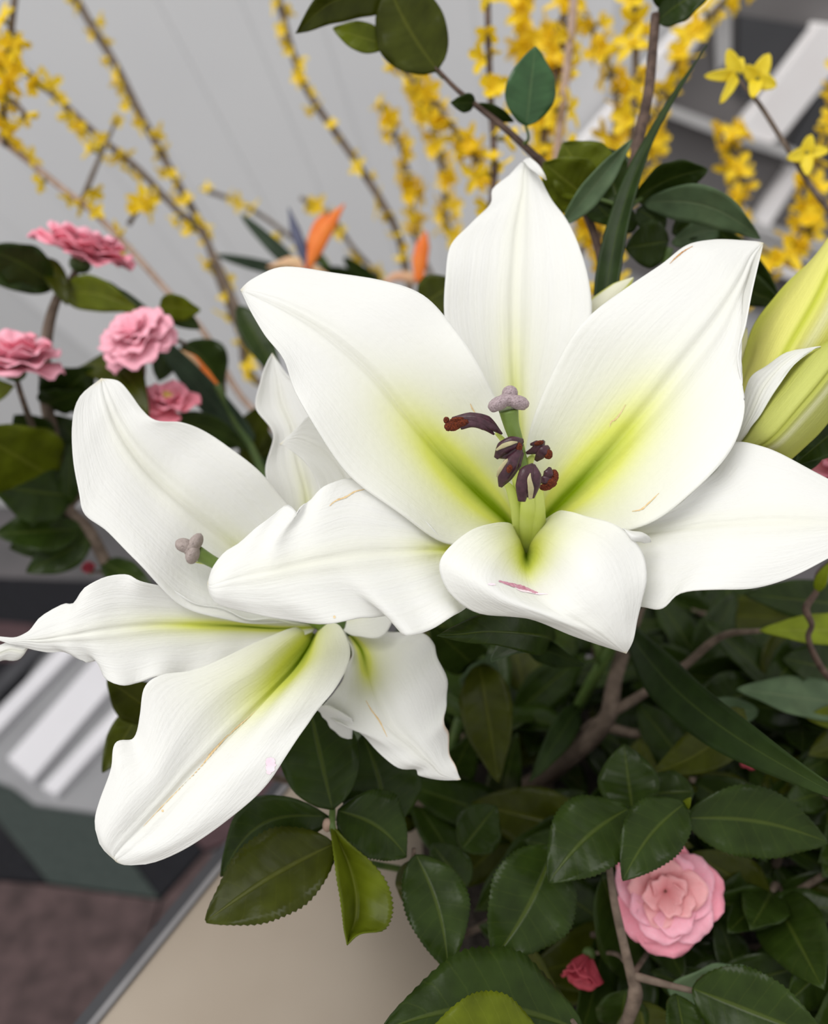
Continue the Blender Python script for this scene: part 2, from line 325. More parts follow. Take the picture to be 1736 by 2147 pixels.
# ------------------------------------------------------------------ lilies
def sstep(a, b, x):
    t = np.clip((x-a)/(b-a), 0, 1); return t*t*(3-2*t)
WHITE = np.array([0.865, 0.865, 0.845]); CREAM = np.array([0.85, 0.85, 0.76]); YEL = np.array([0.80, 0.83, 0.10]); GRN = np.array([0.25, 0.37, 0.0])
def petal(parent, rows, name='petal', gv=0.45, gw=0.16, gs=1.0, rip=0.9, groove=0.7, rf=4.0, nu=57, nv=90, tint=None, cream=0.5, thick=0.0005, body=None, midcol=None, label=None):
    R5 = []
    for r in rows:
        if len(r) == 3 and not hasattr(r[0], '__len__'): r = [r]*5
        r = np.asarray(r, float)
        if len(r) == 3:
            l, m, q = r; r = np.array([l, 0.375*l+0.75*m-0.125*q, m, 0.375*q+0.75*m-0.125*l, q])
        R5.append(r)
    R5 = np.array(R5)
    # even out the rows along the length of the midrib
    A = cr(R5, 400); ln = np.r_[0, np.cumsum(np.linalg.norm(np.diff(PA(A[:, 2]), axis=0), axis=1))]; ln /= ln[-1]
    tv = np.linspace(0, 1, nv); tv = 0.5*tv+0.5*(0.5-0.5*np.cos(math.pi*tv))
    idx = np.interp(tv, ln, np.arange(400)); i0 = np.minimum(idx.astype(int), 398); fr = (idx-i0)[:, None, None]
    A = A[i0]*(1-fr)+A[i0+1]*fr
    S = np.stack([cr(A[k], nu) for k in range(nv)])                # nv, nu, 3
    s = np.linspace(-1, 1, nu)[None, :]; t = tv[:, None]
    Wd = PA(S)
    du = np.gradient(Wd, axis=1); dv = np.gradient(Wd, axis=0); nr = np.cross(du, dv); nr /= np.linalg.norm(nr, axis=2)[..., None]+1e-12
    toc = CAM-Wd; toc /= np.linalg.norm(toc, axis=2)[..., None]
    if (nr*toc).sum(2).mean() < 0: nr = -nr
    env = np.sin(math.pi*np.clip(t, 0.02, 0.98))**0.5
    ph = (abs(rows[1][0][0])*0.013) % 6.28
    dis = -groove*np.exp(-(s/0.045)**2)*env + 0.55*groove*np.exp(-((np.abs(s)-0.10)/0.055)**2)*env
    dis = dis + rip*np.abs(s)**3*np.sin(2*math.pi*rf*t+ph+np.sign(s)*1.3)*env
    dis = dis + 0.12*np.sin(s*21+np.sin(t*9)*0.8)*env*(1-np.abs(s))
    Wd = Wd + nr*(dis/1000.0)[..., None]
    # the flower's own colouring: green nectar furrow, yellow flush, creamy ribs
    g = np.exp(-(s/gw)**2)*sstep(gv, gv*0.15, t)*gs
    yl = (0.74*np.exp(-(s/(gw*1.9))**2)*sstep(gv*1.25, gv*0.45, t)+0.60*np.exp(-(s/(gw*4.5))**2)*sstep(gv*1.5, 0.02, t))*gs
    cm = np.clip(cream*(np.exp(-(s/0.22)**2)*0.8+0.25*(0.5+0.5*np.sin(s*33+1.0))*(1-t))*sstep(1.0, 0.75, t), 0, 1)
    base = WHITE if body is None else np.array(body)
    c = base*(1-cm[..., None])+(CREAM if body is None else np.array(midcol))*cm[..., None]
    yl = np.clip(yl, 0, 1)[..., None]; c = c*(1-yl*0.9)+YEL*yl*0.9
    g = np.clip(g, 0, 1)[..., None]; c = c*(1-g)+GRN*g
    tp = (sstep(0.975, 1.0, t)*np.exp(-(s/0.8)**2)*0.55)[..., None]; c = c*(1-tp)+np.array([0.72, 0.62, 0.32])*tp
    if tint is not None: c = tint(c, s, t)
    uv = np.stack([np.broadcast_to((s+1)/2, c.shape[:2]), np.broadcast_to(t, c.shape[:2])], -1)
    o = mk(name, Wd.reshape(-1, 3), grid_faces(nv, nu), M['petal'], parent, uv=uv.reshape(-1, 2), colr=c.reshape(-1, 3))
    sm = o.modifiers.new('thickness', 'SOLIDIFY'); sm.thickness = thick; sm.offset = 0
    if label: o['label'] = label
    o['_grid'] = 0; del o['_grid']
    SURF.append((o, S, Wd, nr)); return o
SURF = []
def mark(parent, surf, pts, wpx, mat, name='stain'):
    # a thin mark lying on the petal: its points are found on the petal's own surface grid
    o, S, Wd, nr = surf; xy = S[..., :2].reshape(-1, 2); W3 = Wd.reshape(-1, 3); n3 = nr.reshape(-1, 3)
    n = max(6, len(pts)*6); c = cr(pts, n) if len(pts) > 2 else np.linspace(pts[0], pts[-1], n)
    tn = np.gradient(c, axis=0); tn /= np.linalg.norm(tn, axis=1)[:, None]; pr = np.c_[-tn[:, 1], tn[:, 0]]
    wd = wpx*np.sin(math.pi*np.linspace(0.06, 0.94, n))**0.7*(0.65+0.5*rng.rand(n))
    V = []
    for k in range(n):
        for sg in (-0.5, 0, 0.5):
            q = c[k]+pr[k]*wd[k]*sg
            d = ((xy-q)**2).sum(1); i = np.argsort(d)[:4]; wt = 1/(d[i]+0.5); wt /= wt.sum()
            dep = (S.reshape(-1, 3)[i, 2]*wt).sum(); nn = (n3[i]*wt[:, None]).sum(0)
            off = (W3[i]-PA(S.reshape(-1, 3)[i])); V.append(P(q[0], q[1], dep)+(off*wt[:, None]).sum(0)+nn*0.00042)
    return mk(name, V, grid_faces(n, 3), M[mat], parent)

LA = empty('lily_flower', P(1100, 1150, 322), 'large fully open white lily with maroon anthers and mauve stigma', 'lily')
petal(LA, [[(1085,1112,321),(1097,1118,323),(1108,1112,321)],
 [(1055,1000,318),(1092,1000,325),(1135,1000,318)],[(1010,900,318),(1085,900,327),(1170,900,318)],
 [(972,800,320),(1078,800,329),(1200,800,320)],[(945,720,322),(1075,710,331),(1230,720,322)],
 [(931,650,326),(1075,630,333),(1241,655,326)],[(934,575,330),(1078,560,336),(1233,580,330)],
 [(946,512,336),(1083,495,341),(1213,515,336)],[(988,468,342),(1090,440,345),(1187,462,342)],
 [(1029,432,351),(1096,402,349),(1158,420,348)],[(1034,398,358),(1098,372,353),(1137,380,352)],
 [(1068,368,357),(1100,352,355),(1126,362,353)],[(1095,340,355),(1108,333,352),(1124,346,350)],
 [(1110,352,349),(1124,345,347),(1136,356,347)],[(1132,368,345),(1138,365,344),(1143,368,345)],(1145,377,345)], gv=0.42, gw=0.10, gs=0.75, rip=0.7, cream=0.9)
petal(LA, [[(1080,1125,321),(1095,1130,323),(1100,1112,321)],
 [(1010,1130,305),(1052,1082,316),(1098,1010,313)],[(940,1138,296),(990,1022,311),(1075,930,307)],
 [(850,1088,290),(925,955,306),(1050,860,304)],[(740,1000,286),(850,868,301),(1012,782,302)],
 [(665,905,286),(790,795,298),(958,695,302)],[(622,825,288),(715,725,297),(893,624,304)],
 [(597,757,290),(650,678,298),(800,590,306)],[(556,705,294),(590,645,300),(690,569,308)],
 [(528,655,298),(545,625,303),(595,560,309)],[(512,620,304),(517,614,306),(533,585,309)],(505,608,309)], gv=0.48, gw=0.15, gs=1.35, rip=0.8, groove=1.5)
petal(LA, [[(1105,1112,321),(1112,1125,323),(1125,1125,321)],
 [(1098,1010,313),(1150,1080,316),(1200,1110,303)],[(1105,935,308),(1210,1018,311),(1290,1118,296)],
 [(1120,870,306),(1275,948,307),(1350,1100,290)],[(1155,790,304),(1340,872,304),(1420,1060,287)],
 [(1200,705,304),(1400,798,302),(1495,990,286)],[(1248,652,306),(1450,735,302),(1545,918,288)],
 [(1320,598,310),(1497,675,304),(1562,840,292)],[(1385,557,314),(1532,620,308),(1545,748,297)],
 [(1440,515,318),(1500,540,314),(1555,580,312),(1556,630,309),(1562,678,299)],
 [(1495,502,322),(1540,515,319),(1573,540,317),(1572,575,315),(1580,600,303)],
 [(1560,505,323),(1580,508,322),(1590,518,320),(1588,535,318),(1592,545,312)],(1600,510,322)], gv=0.47, gw=0.15, gs=1.35, rip=0.6, groove=1.2, tint=lambda c, s, t: c)
CR = SURF[-1]; BL = SURF[-2]
petal(LA, [[(1070,1120,318),(1085,1135,320),(1085,1150,318)],
 [(1000,1135,306),(1010,1150,308),(1030,1230,300)],[(935,1128,297),(940,1152,300),(985,1268,289)],
 [(870,1075,293),(880,1154,291),(950,1293,281)],[(800,1035,291),(810,1157,286),(902,1319,278)],
 [(742,1001,291),(745,1162,281),(857,1330,277)],[(690,1018,288),(685,1172,277),(818,1292,283)],
 [(650,1050,285),(625,1184,274),(765,1294,276)],[(626,1074,279),(578,1195,271),(700,1306,272)],
 [(601,1061,283),(540,1202,270),(620,1302,273)],[(550,1100,278),(505,1210,269),(545,1291,270)],
 [(505,1137,276),(475,1218,268),(490,1278,270)],[(470,1158,274),(455,1224,268),(460,1266,269)],
 [(445,1190,273),(442,1228,269),(445,1250,270)],(436,1222,272)], gv=0.36, gw=0.08, gs=1.4, rip=1.1, groove=0.5, rf=5, cream=0.9)
DL = SURF[-1]
petal(LA, [[(1082,1112,319),(1090,1132,321),(1103,1152,323),(1112,1132,321),(1122,1107,319)],
 [(1062,1096,300),(1088,1135,308),(1104,1167,314),(1122,1125,308),(1165,1074,302)],
 [(1030,1098,290),(1075,1140,297),(1106,1182,304),(1145,1115,297),(1195,1074,294)],
 [(985,1113,282),(1048,1155,285),(1110,1207,293),(1178,1130,285),(1245,1086,286)],
 [(940,1150,278),(1020,1187,276),(1120,1234,283),(1215,1155,277),(1303,1110,283)],
 [(922,1190,277),(1015,1222,272),(1140,1260,276),(1245,1190,272),(1345,1152,281)],
 [(943,1245,277),(1050,1257,271),(1175,1284,272),(1270,1235,270),(1354,1205,277)],
 [(1000,1283,278),(1110,1285,272),(1215,1305,271),(1290,1275,270),(1346,1255,275)],
 [(1105,1293,278),(1180,1310,273),(1250,1325,271),(1300,1310,271),(1337,1300,274)],
 [(1205,1335,277),(1250,1343,274),(1285,1350,273),(1308,1345,273),(1327,1340,274)],(1313,1369,276)], gv=0.42, gw=0.22, gs=1.2, rip=0.5, groove=0.25, cream=0.3, nu=71)
EB = SURF[-1]
petal(LA, [[(1125,1107,318),(1118,1130,320),(1125,1145,318)],
 [(1220,1110,306),(1215,1127,309),(1230,1200,302)],[(1310,1109,297),(1315,1124,301),(1300,1270,292)],
 [(1390,1078,293),(1400,1113,295),(1348,1274,285)],[(1465,1018,294),(1470,1102,290),(1384,1273,281)],
 [(1500,985,296),(1530,1097,286),(1425,1245,280)],[(1533,929,298),(1590,1093,284),(1500,1238,277)],
 [(1600,940,295),(1650,1093,282),(1580,1233,276)],[(1680,975,291),(1710,1093,281),(1660,1210,276)],
 [(1760,1015,288),(1775,1095,281),(1745,1165,278)],[(1820,1060,286),(1825,1100,282),(1815,1125,281)],(1862,1105,283)], gv=0.30, gw=0.07, gs=0.8, rip=0.9, groove=0.5, cream=0.8)
FR = SURF[-1]
# curled lobe on the side of the bottom petal
petal(LA, [[(1305,1108,284),(1312,1115,283),(1318,1128,283)],[(1322,1114,286),(1326,1122,281),(1328,1134,282)],
 [(1345,1117,288),(1347,1124,283),(1343,1136,284)],[(1360,1126,289),(1358,1130,287),(1350,1138,287)],(1364,1136,290)], name='petal_fold', gs=0, groove=0, rip=0, nu=17, nv=24, cream=0.1)
# marks on the petals
mark(LA, EB, [(1044,1219), (1075,1229), (1105,1238), (1128,1244)], 9, 'stain')
mark(LA, EB, [(1022,1226), (1038,1227)], 5, 'palestain')
mark(LA, EB, [(1080,1236), (1098,1242), (1150,1248)], 4, 'palestain')
mark(LA, CR, [(1312,848), (1300,868), (1290,880), (1282,884), (1278,895)], 3, 'brownmark', 'crease')
mark(LA, CR, [(1382,1035), (1360,1055), (1345,1068), (1326,1073)], 3.5, 'brownmark', 'crease')
mark(LA, CR, [(1452,518), (1432,530), (1415,544), (1403,556)], 3, 'rustmark', 'rusty_edge')
mark(LA, DL, [(765,1026), (745,1030), (725,1042), (705,1050), (690,1062)], 4, 'brownmark', 'crease')
mark(LA, DL, [(698,1292), (702,1296)], 6, 'brownmark', 'speck')
mark(LA, BL, [(986,846), (990,856), (998,868)], 3, 'brownmark', 'crease')
# receptacle and stalk behind the flower
tube('stalk', [P(1102,1138,321), P(1106,1160,340), P(1118,1230,375), P(1130,1330,430)], [0.0062, 0.0078, 0.0058, 0.005], M['greenstem'], LA, seg=14)
# pistil: style with three lobed stigma
def blob(c, ax, bx, cx, nu=18, nv=12, pw=1.0, wob=0.0):
    V = []
    for i in range(nv):
        th = math.pi*(i+0.0001)/(nv-1+0.0002)
        for j in range(nu):
            p = 2*math.pi*j/nu; k = 1+wob*(rng.rand()-.5)
            V.append(np.asarray(c)+(np.asarray(ax)*math.sin(th)*math.cos(p)+np.asarray(bx)*math.sin(th)*math.sin(p)+np.asarray(cx)*math.cos(th))*k)
    return np.array(V), grid_faces(nv, nu, True)
pis = tube('pistil', [P(1104,1150,322), P(1106,1090,312), P(1100,1010,303), P(1084,930,296), P(1072,890,293), P(1066,858,291)],
           [0.0040, 0.0030, 0.0023, 0.0022, 0.0026, 0.0033], M['style'], LA, n=40, seg=18)
mm = 0.001
def stigma(parent, x, y, d, lobes, mat, k=1.0):
    parts = []
    for (dx, dy, dz, rx, ry, rz, rot) in lobes:
        a = math.radians(rot); ax = (RT*math.cos(a)+UP*math.sin(a))*rx*mm*k; bx = (-RT*math.sin(a)+UP*math.cos(a))*ry*mm*k
        parts.append(blob(P(x+dx, y+dy, d+dz), ax, bx, FW*rz*mm*k, 28, 20, wob=0.05))
    v, f = join(parts); return mk('stigma', v, f, M[mat], parent)
stigma(pis, 1066, 840, 288, [(-20, 6, 0, 3.7, 2.3, 3.4, 22), (21, 4, 0, 3.6, 2.3, 3.4, -16), (3, -15, 1.5, 2.6, 2.6, 3.2, 0), (0, -2, 0.5, 3.6, 2.2, 3.0, 0), (-30, 14, 0, 1.7, 1.6, 2.4, 40), (28, 10, 0, 1.8, 1.5, 2.4, -30)], 'stigma', 1.0)
# stamens: filament plus anther (twin maroon pods, pale back, rusty pollen)
def ribbon(pts, rad, flat, n=28, seg=16, lob=0.0, twist=0.0):
    pts = np.asarray(pts, float); c = cr(pts, n); r = np.interp(np.linspace(0, 1, n), np.linspace(0, 1, len(rad)), rad)
    t = np.gradient(c, axis=0); t /= np.linalg.norm(t, axis=1)[:, None]
    x = np.cross(t, FW); x /= np.linalg.norm(x, axis=1)[:, None]; y = np.cross(t, x)
    th = np.linspace(0, 2*math.pi, seg, endpoint=False); V = []
    for i in range(n):
        for a in th:
            k = 1-lob*abs(math.cos(a))**6*0 - lob*abs(math.sin(a))**8
            aa = a+twist*i/n
            V.append(c[i]+r[i]*k*(x[i]*math.cos(aa)+y[i]*flat*math.sin(aa)))
    f = grid_faces(n, seg, True)+[tuple(range(seg-1, -1, -1)), tuple(range((n-1)*seg, n*seg))]
    return np.array(V), f
def stamen(fil, fr, pods, backs=(), pol=(), d=290):
    s = tube('stamen', fil, fr, M['filament'], LA, n=30, seg=12)
    v, f = join([ribbon([P(*q) for q in p], [w*mm for w in wd], 0.8, lob=0.25) for p, wd in pods]); mk('anther', v, f, M['anther'], s)
    if backs:
        v, f = join([ribbon([P(*q) for q in p], [w*mm for w in wd], 0.35) for p, wd in backs]); mk('anther_back', v, f, M['antherback'], s)
    if pol:
        prt = []
        for (x, y, dd, rx, ry, rot) in pol:
            a = math.radians(rot); prt.append(blob(P(x, y, dd), (RT*math.cos(a)+UP*math.sin(a))*rx*mm, (-RT*math.sin(a)+UP*math.cos(a))*ry*mm, FW*1.1*mm, 26, 18, wob=0.16))
        v, f = join(prt); mk('pollen', v, f, M['pollen'], s)
    return s
stamen([P(1096,1142,321), P(1092,1060,306), P(1080,980,300), P(1066,940,298), P(1052,920,297), P(1040,908,296)], [0.0022,0.002,0.0017,0.0013,0.0009,0.0006],
       [([(948,882,291),(985,879,290),(1020,886,290),(1053,910,291)], [1.2,2.3,2.3,0.3]), ([(965,892,290),(990,886,289),(1015,893,289),(1036,911,291)], [1.5,1.6,1.5,0.3]), ([(955,876,289.5),(995,878,288.6),(1030,893,289),(1050,910,291)], [0.6,1.3,1.3,0.2])],
       pol=[(951,891,289,2.9,1.9,12), (936,881,289,1.0,1.1,0), (968,887,288.6,2.4,1.2,14), (940,894,289,1.3,1.5,0), (958,880,288.8,2.4,0.9,8)])
stamen([P(1092,1145,320), P(1086,1080,308), P(1072,1030,300), P(1058,1012,296)], [0.0026,0.0024,0.0016,0.0008],
       [([(1040,960,290),(1055,940,288),(1075,928,287),(1096,924,289)], [0.8,2.4,2.2,0.8]), ([(1046,958,291),(1060,952,289),(1080,940,288),(1094,930,289)], [0.6,1.7,2.0,0.8])],
       backs=[([(1040,944,287.2),(1055,935,285.9),(1072,929,285.1),(1085,927,286)], [0.3,0.8,0.7,0.2])],
       pol=[(1088,938,287,1.1,1.6,0)])
stamen([P(1098,1145,320), P(1096,1080,309), P(1088,1020,300), P(1078,985,295), P(1074,960,292)], [0.0024,0.0022,0.0018,0.0014,0.0008],
       [([(1048,1020,289),(1056,1000,286.5),(1070,975,285.5),(1092,942,287)], [0.5,2.1,2.6,0.9]), ([(1050,1021,290),(1066,998,288),(1080,970,287),(1094,948,288)], [0.4,1.6,2.3,0.9])],
       backs=[([(1042,1000,286.2),(1048,985,284.6),(1060,968,283.9),(1066,962,284.8)], [0.3,0.7,0.6,0.2])],
       pol=[(1068,983,283.6,0.9,1.4,-20)])
stamen([P(1106,1150,320), P(1108,1100,308), P(1108,1060,300), P(1108,1020,293)], [0.0032,0.0032,0.0028,0.0012],
       [([(1094,1050,284),(1097,1020,282),(1105,992,281.5),(1118,974,283)], [1.3,2.5,2.6,0.7]), ([(1112,1042,284.5),(1118,1015,282.5),(1120,995,282),(1118,974,283)], [1.4,2.4,2.3,0.6])],
       backs=[([(1112,1046,282.2),(1113,1025,279.8),(1110,1005,279.0),(1112,992,279.5)], [0.6,1.0,0.7,0.15])])
stamen([P(1112,1145,320), P(1112,1080,310), P(1106,1000,304), P(1110,968,300), P(1120,955,298)], [0.0024,0.0022,0.0018,0.0014,0.0008],
       [([(1104,950,297),(1120,944,295),(1132,935,294),(1140,925,296)], [0.5,1.4,1.7,0.6]), ([(1124,965,296),(1132,955,294),(1140,945,293),(1150,938,294)], [0.7,1.6,1.9,0.9]), ([(1112,932,295),(1125,930,294),(1138,930,294)], [0.4,1.1,0.5])],
       pol=[(1149,952,293,1.5,1.7,20), (1130,929,293,1.6,0.8,15)])
stamen([P(1118,1148,319), P(1124,1090,306), P(1124,1040,299), P(1130,1012,295)], [0.0034,0.0034,0.0028,0.0012],
       [([(1128,1010,291),(1142,1006,289),(1158,1008,289)], [0.7,1.5,1.0]), ([(1142,1006,290),(1150,992,288.5),(1153,980,289)], [0.9,1.7,0.5])],
       pol=[(1160,1000,289.5,1.7,2.4,-10), (1146,1020,289.5,2.3,1.3,10), (1156,1012,288.8,1.8,1.6,0)])

LB = empty('lily_flower', P(690, 1315, 340), 'white lily hanging below the large one, its anthers gone, with taupe stigma', 'lily')
petal(LB, [[(655,1312,338),(670,1312,340),(680,1300,338)],[(575,1306,324),(600,1245,334),(660,1190,331)],[(500,1304,315),(545,1190,330),(640,1110,328)],
 [(430,1290,308),(490,1142,326),(600,1055,326)],[(375,1263,304),(435,1098,322),(545,988,323)],[(325,1221,302),(385,1055,319),(480,938,322)],
 [(280,1170,302),(335,1012,318),(425,902,322)],[(225,1113,304),(295,970,317),(378,885,321)],[(178,1079,306),(262,925,317),(326,881,319)],
 [(165,1030,308),(240,885,318),(298,858,321)],[(153,960,310),(226,850,319),(275,828,323)],[(152,885,313),(217,822,321),(255,805,324)],
 [(167,832,317),(214,806,323),(237,797,325)],(213,794,325)], gv=0.36, gw=0.07, gs=0.7, rip=0.8, groove=1.3, cream=0.9)
petal(LB, [[(650,1308,336),(660,1315,338),(655,1325,336)],[(570,1300,322),(580,1318,327),(560,1365,318)],[(480,1285,313),(490,1312,318),(470,1400,309)],
 [(400,1255,307),(410,1310,311),(390,1420,302)],[(338,1230,303),(340,1310,305),(330,1420,298)],[(292,1216,300),(290,1313,301),(290,1430,296)],
 [(264,1205,299),(240,1318,298),(256,1437,295)],[(222,1209,298),(200,1324,296),(222,1416,297)],[(187,1231,298),(165,1330,296),(205,1388,300)],
 [(157,1264,301),(135,1334,296),(173,1388,297)],[(130,1266,300),(110,1338,297),(138,1362,300)],[(84,1293,299),(85,1341,297),(105,1364,299)],
 [(62,1327,299),(55,1342,298),(58,1360,299)],[(25,1337,301),(22,1344,301),(22,1350,301)],(-20,1334,304)], gv=0.50, gw=0.07, gs=1.5, rip=1.2, groove=0.5, rf=6, cream=0.5)
petal(LB, [[(62,1346,301),(60,1352,301),(58,1358,302)],[(50,1346,303),(48,1366,302),(40,1382,305)],[(15,1348,305),(20,1362,303),(8,1384,306)],[(-25,1365,307),(-20,1380,306),(-25,1392,307)],(-50,1400,308)],
      name='petal_tip', gs=0, groove=0.3, rip=0.2, nu=19, nv=24, cream=1.0)
petal(LB, [[(640,1310,340),(645,1318,340),(660,1330,342),(672,1315,340),(690,1302,338)],
 [(590,1325,322),(620,1335,325),(645,1362,331),(668,1343,320),(715,1315,318)],[(540,1345,312),(580,1365,313),(615,1405,319),(665,1378,308),(734,1360,310)],
 [(470,1380,303),(530,1405,304),(575,1447,310),(640,1418,301),(727,1400,305)],[(400,1405,297),(470,1440,298),(530,1492,303),(610,1460,297),(702,1445,301)],
 [(340,1415,294),(420,1480,294),(485,1537,298),(575,1510,293),(665,1490,297)],[(304,1440,292),(380,1530,291),(440,1582,294),(530,1570,290),(636,1530,293)],
 [(292,1500,291),(350,1580,288),(400,1622,291),(490,1620,287),(602,1582,290)],[(280,1548,292),(320,1630,286),(362,1664,288),(450,1672,285),(560,1644,288)],
 [(243,1558,290),(280,1670,284),(325,1704,286),(405,1722,283),(512,1692,286)],[(233,1612,288),(255,1700,283),(290,1742,285),(360,1762,282),(452,1738,285)],
 [(208,1680,287),(230,1735,283),(260,1772,284),(315,1787,282),(387,1779,284)],[(199,1725,286),(218,1765,283),(245,1789,284),(280,1802,283),(322,1807,284)],
 [(211,1772,285),(225,1783,284),(240,1796,284),(255,1808,284),(272,1813,284)],(246,1807,285)], gv=0.44, gw=0.18, gs=1.3, rip=0.6, groove=1.2, cream=0.5, nu=71, nv=100)
IB = SURF[-1]
petal(LB, [[(715,1315,340),(725,1320,342),(735,1312,340)],[(735,1350,334),(757,1362,338),(830,1325,333)],[(728,1400,330),(770,1412,332),(885,1327,331)],
 [(705,1450,328),(785,1457,325),(911,1352,329)],[(668,1488,329),(800,1492,321),(917,1385,328)],[(700,1505,326),(815,1522,319),(939,1430,328)],
 [(745,1530,322),(840,1547,318),(938,1475,327)],[(785,1573,321),(865,1567,318),(926,1514,324)],[(830,1601,320),(885,1587,318),(943,1540,326)],
 [(870,1611,321),(905,1604,319),(944,1582,323)],[(883,1630,321),(925,1624,320),(954,1608,322)],(965,1634,322)], gv=0.34, gw=0.10, gs=1.4, rip=1.5, rf=5, groove=0.6, cream=0.4,
 tint=lambda c, s, t: c*(1-(sstep(0.9, 1.0, s)*sstep(0.66, 0.75, t)*sstep(0.98, 0.9, t)*0.6)[..., None])+np.array([0.66, 0.42, 0.22])*(sstep(0.9, 1.0, s)*sstep(0.66, 0.75, t)*sstep(0.98, 0.9, t)*0.6)[..., None])
JB = SURF[-1]
petal(LB, [[(665,1486,328),(672,1480,325),(690,1478,324)],[(680,1505,329),(700,1495,324),(728,1500,322)],[(700,1532,330),(718,1518,326),(738,1510,321)],[(725,1548,329),(735,1535,325),(739,1520,322)],(737,1549,326)],
      name='petal_fold', gs=0, groove=0, rip=0.3, nu=19, nv=24, cream=0.1)
petal(LB, [[(690,1300,340),(700,1302,342),(705,1312,340)],[(690,1250,335),(730,1270,340),(748,1334,334)],[(700,1180,331),(760,1220,336),(815,1318,330)],
 [(690,1100,331),(755,1110,335),(850,1130,331)],[(665,1010,331),(730,1010,334),(800,950,331)],[(638,968,331),(690,955,333),(710,880,331)],
 [(612,946,330),(640,925,331),(655,868,330)],[(600,937,330),(612,920,330),(625,895,330)],(587,932,330)], gv=0.2, gw=0.10, rip=0.5, groove=0.3, cream=0.3)
petal(LB, [[(675,1296,341),(685,1298,343),(690,1298,341)],[(620,1230,339),(670,1220,344),(700,1220,339)],[(590,1120,342),(650,1110,347),(690,1110,342)],
 [(570,1045,345),(640,1030,349),(690,1020,344)],[(556,985,347),(622,960,351),(690,950,346)],[(575,912,349),(612,900,353),(680,880,348)],
 [(536,857,352),(592,850,355),(655,850,350)],[(547,800,353),(582,800,356),(635,810,352)],[(561,760,355),(575,765,357),(602,785,354)],(571,741,358)], gv=0.5, gw=0.12, gs=0.5, rip=0.7, groove=0.5, cream=0.8)
mark(LB, IB, [(478,1540), (455,1565), (440,1582), (425,1604), (410,1622), (398,1634)], 5, 'brownmark', 'crease')
mark(LB, IB, [(540,1486), (515,1508), (495,1525), (478,1542)], 2.5, 'brownmark', 'crease')
mark(LB, IB, [(396,1634), (370,1660), (340,1690), (300,1733)], 2.2, 'brownmark', 'crease')
mark(LB, IB, [(340,1698), (345,1702)], 6, 'brownmark', 'speck')
mark(LB, IB, [(560,1590), (568,1602), (562,1622)], 22, 'pinkstain')
mark(LB, JB, [(768,1470), (780,1490), (795,1510), (805,1530), (812,1545)], 3, 'brownmark', 'crease')
pb = tube('pistil', [P(680,1312,338), P(600,1262,328), P(510,1208,318), P(450,1180,312), P(412,1158,308)], [0.0028,0.0022,0.0019,0.0021,0.0026], M['style'], LB, n=30, seg=16)
stigma(pb, 400, 1150, 306, [(-12, -6, 0, 2.7, 1.9, 2.6, -20), (10, -12, 0, 2.8, 1.7, 2.6, 60), (4, 12, -0.5, 2.7, 1.8, 2.6, 75), (0, 0, 0, 2.2, 2.0, 2.4, 0)], 'stigma2', 1.3)
for q in ([(678,1312,338),(600,1225,332),(520,1165,328),(428,1120,326)], [(676,1308,338),(600,1190,334),(530,1150,330),(485,1112,329)], [(676,1316,338),(560,1232,318),(470,1190,312),(407,1178,309)]):
    tube('filament', [P(*a) for a in q], [0.0016, 0.0014, 0.0009, 0.0002], M['filament'], LB, n=24, seg=10)
tube('stalk', [P(690,1308,340), P(735,1330,352), P(810,1385,385), P(900,1450,430), P(972,1492,443)], [0.006, 0.0075, 0.0055, 0.0045, 0.0042], M['greenstem'], LB, seg=14)

# half-open lily with yellow-green backs
LC = empty('lily_flower', P(1500, 960, 340), 'half-open lily with yellow-green petal backs and pointed tips', 'lily')
YB = (0.83, 0.81, 0.24); OBK = (0.62, 0.65, 0.18)
def ribtint(g1, wd):
    def f(c, s, t):
        k = (np.exp(-(s/wd)**2)*np.ones_like(t))[..., None]*0.85; e = sstep(0.55, 1.0, np.abs(s))[..., None]*0.55*np.ones_like(t)[..., None]
        w2 = np.exp(-((s-0.30)/0.10)**2)[..., None]*np.ones_like(t)[..., None]*0.6
        c = c*(1-w2)+np.array([0.86, 0.85, 0.60])*w2
        c = c*(1-e)+np.array(g1)*1.25*e
        return c*(1-k)+np.array(g1)*k
    return f
petal(LC, [[(1490,930,338),(1500,945,332),(1510,960,338)],[(1520,850,336),(1560,880,320),(1600,960,330)],[(1552,770,336),(1610,800,312),(1660,900,328)],
 [(1582,682,338),(1662,712,310),(1740,830,328)],[(1628,617,341),(1712,625,312),(1800,740,330)],[(1690,558,344),(1755,535,318),(1840,640,334)],
 [(1745,495,346),(1800,450,327),(1850,530,338)],(1860,390,342)], gs=0, rip=0.3, groove=0.6, body=YB, midcol=YB, tint=ribtint((0.55, 0.60, 0.03), 0.09), cream=0)
petal(LC, [[(1510,955,328),(1520,968,322),(1530,972,328)],[(1546,918,316),(1575,945,308),(1598,958,318)],[(1578,872,310),(1622,915,298),(1648,968,312)],
 [(1625,815,308),(1680,850,294),(1705,920,310)],[(1662,768,310),(1730,790,296),(1760,850,312)],[(1700,735,313),(1775,730,302),(1800,790,314)],(1845,660,318)], gs=0, rip=0.3, groove=0.4, body=OBK, midcol=OBK,
 tint=ribtint((0.42, 0.45, 0.06), 0.10), cream=0)
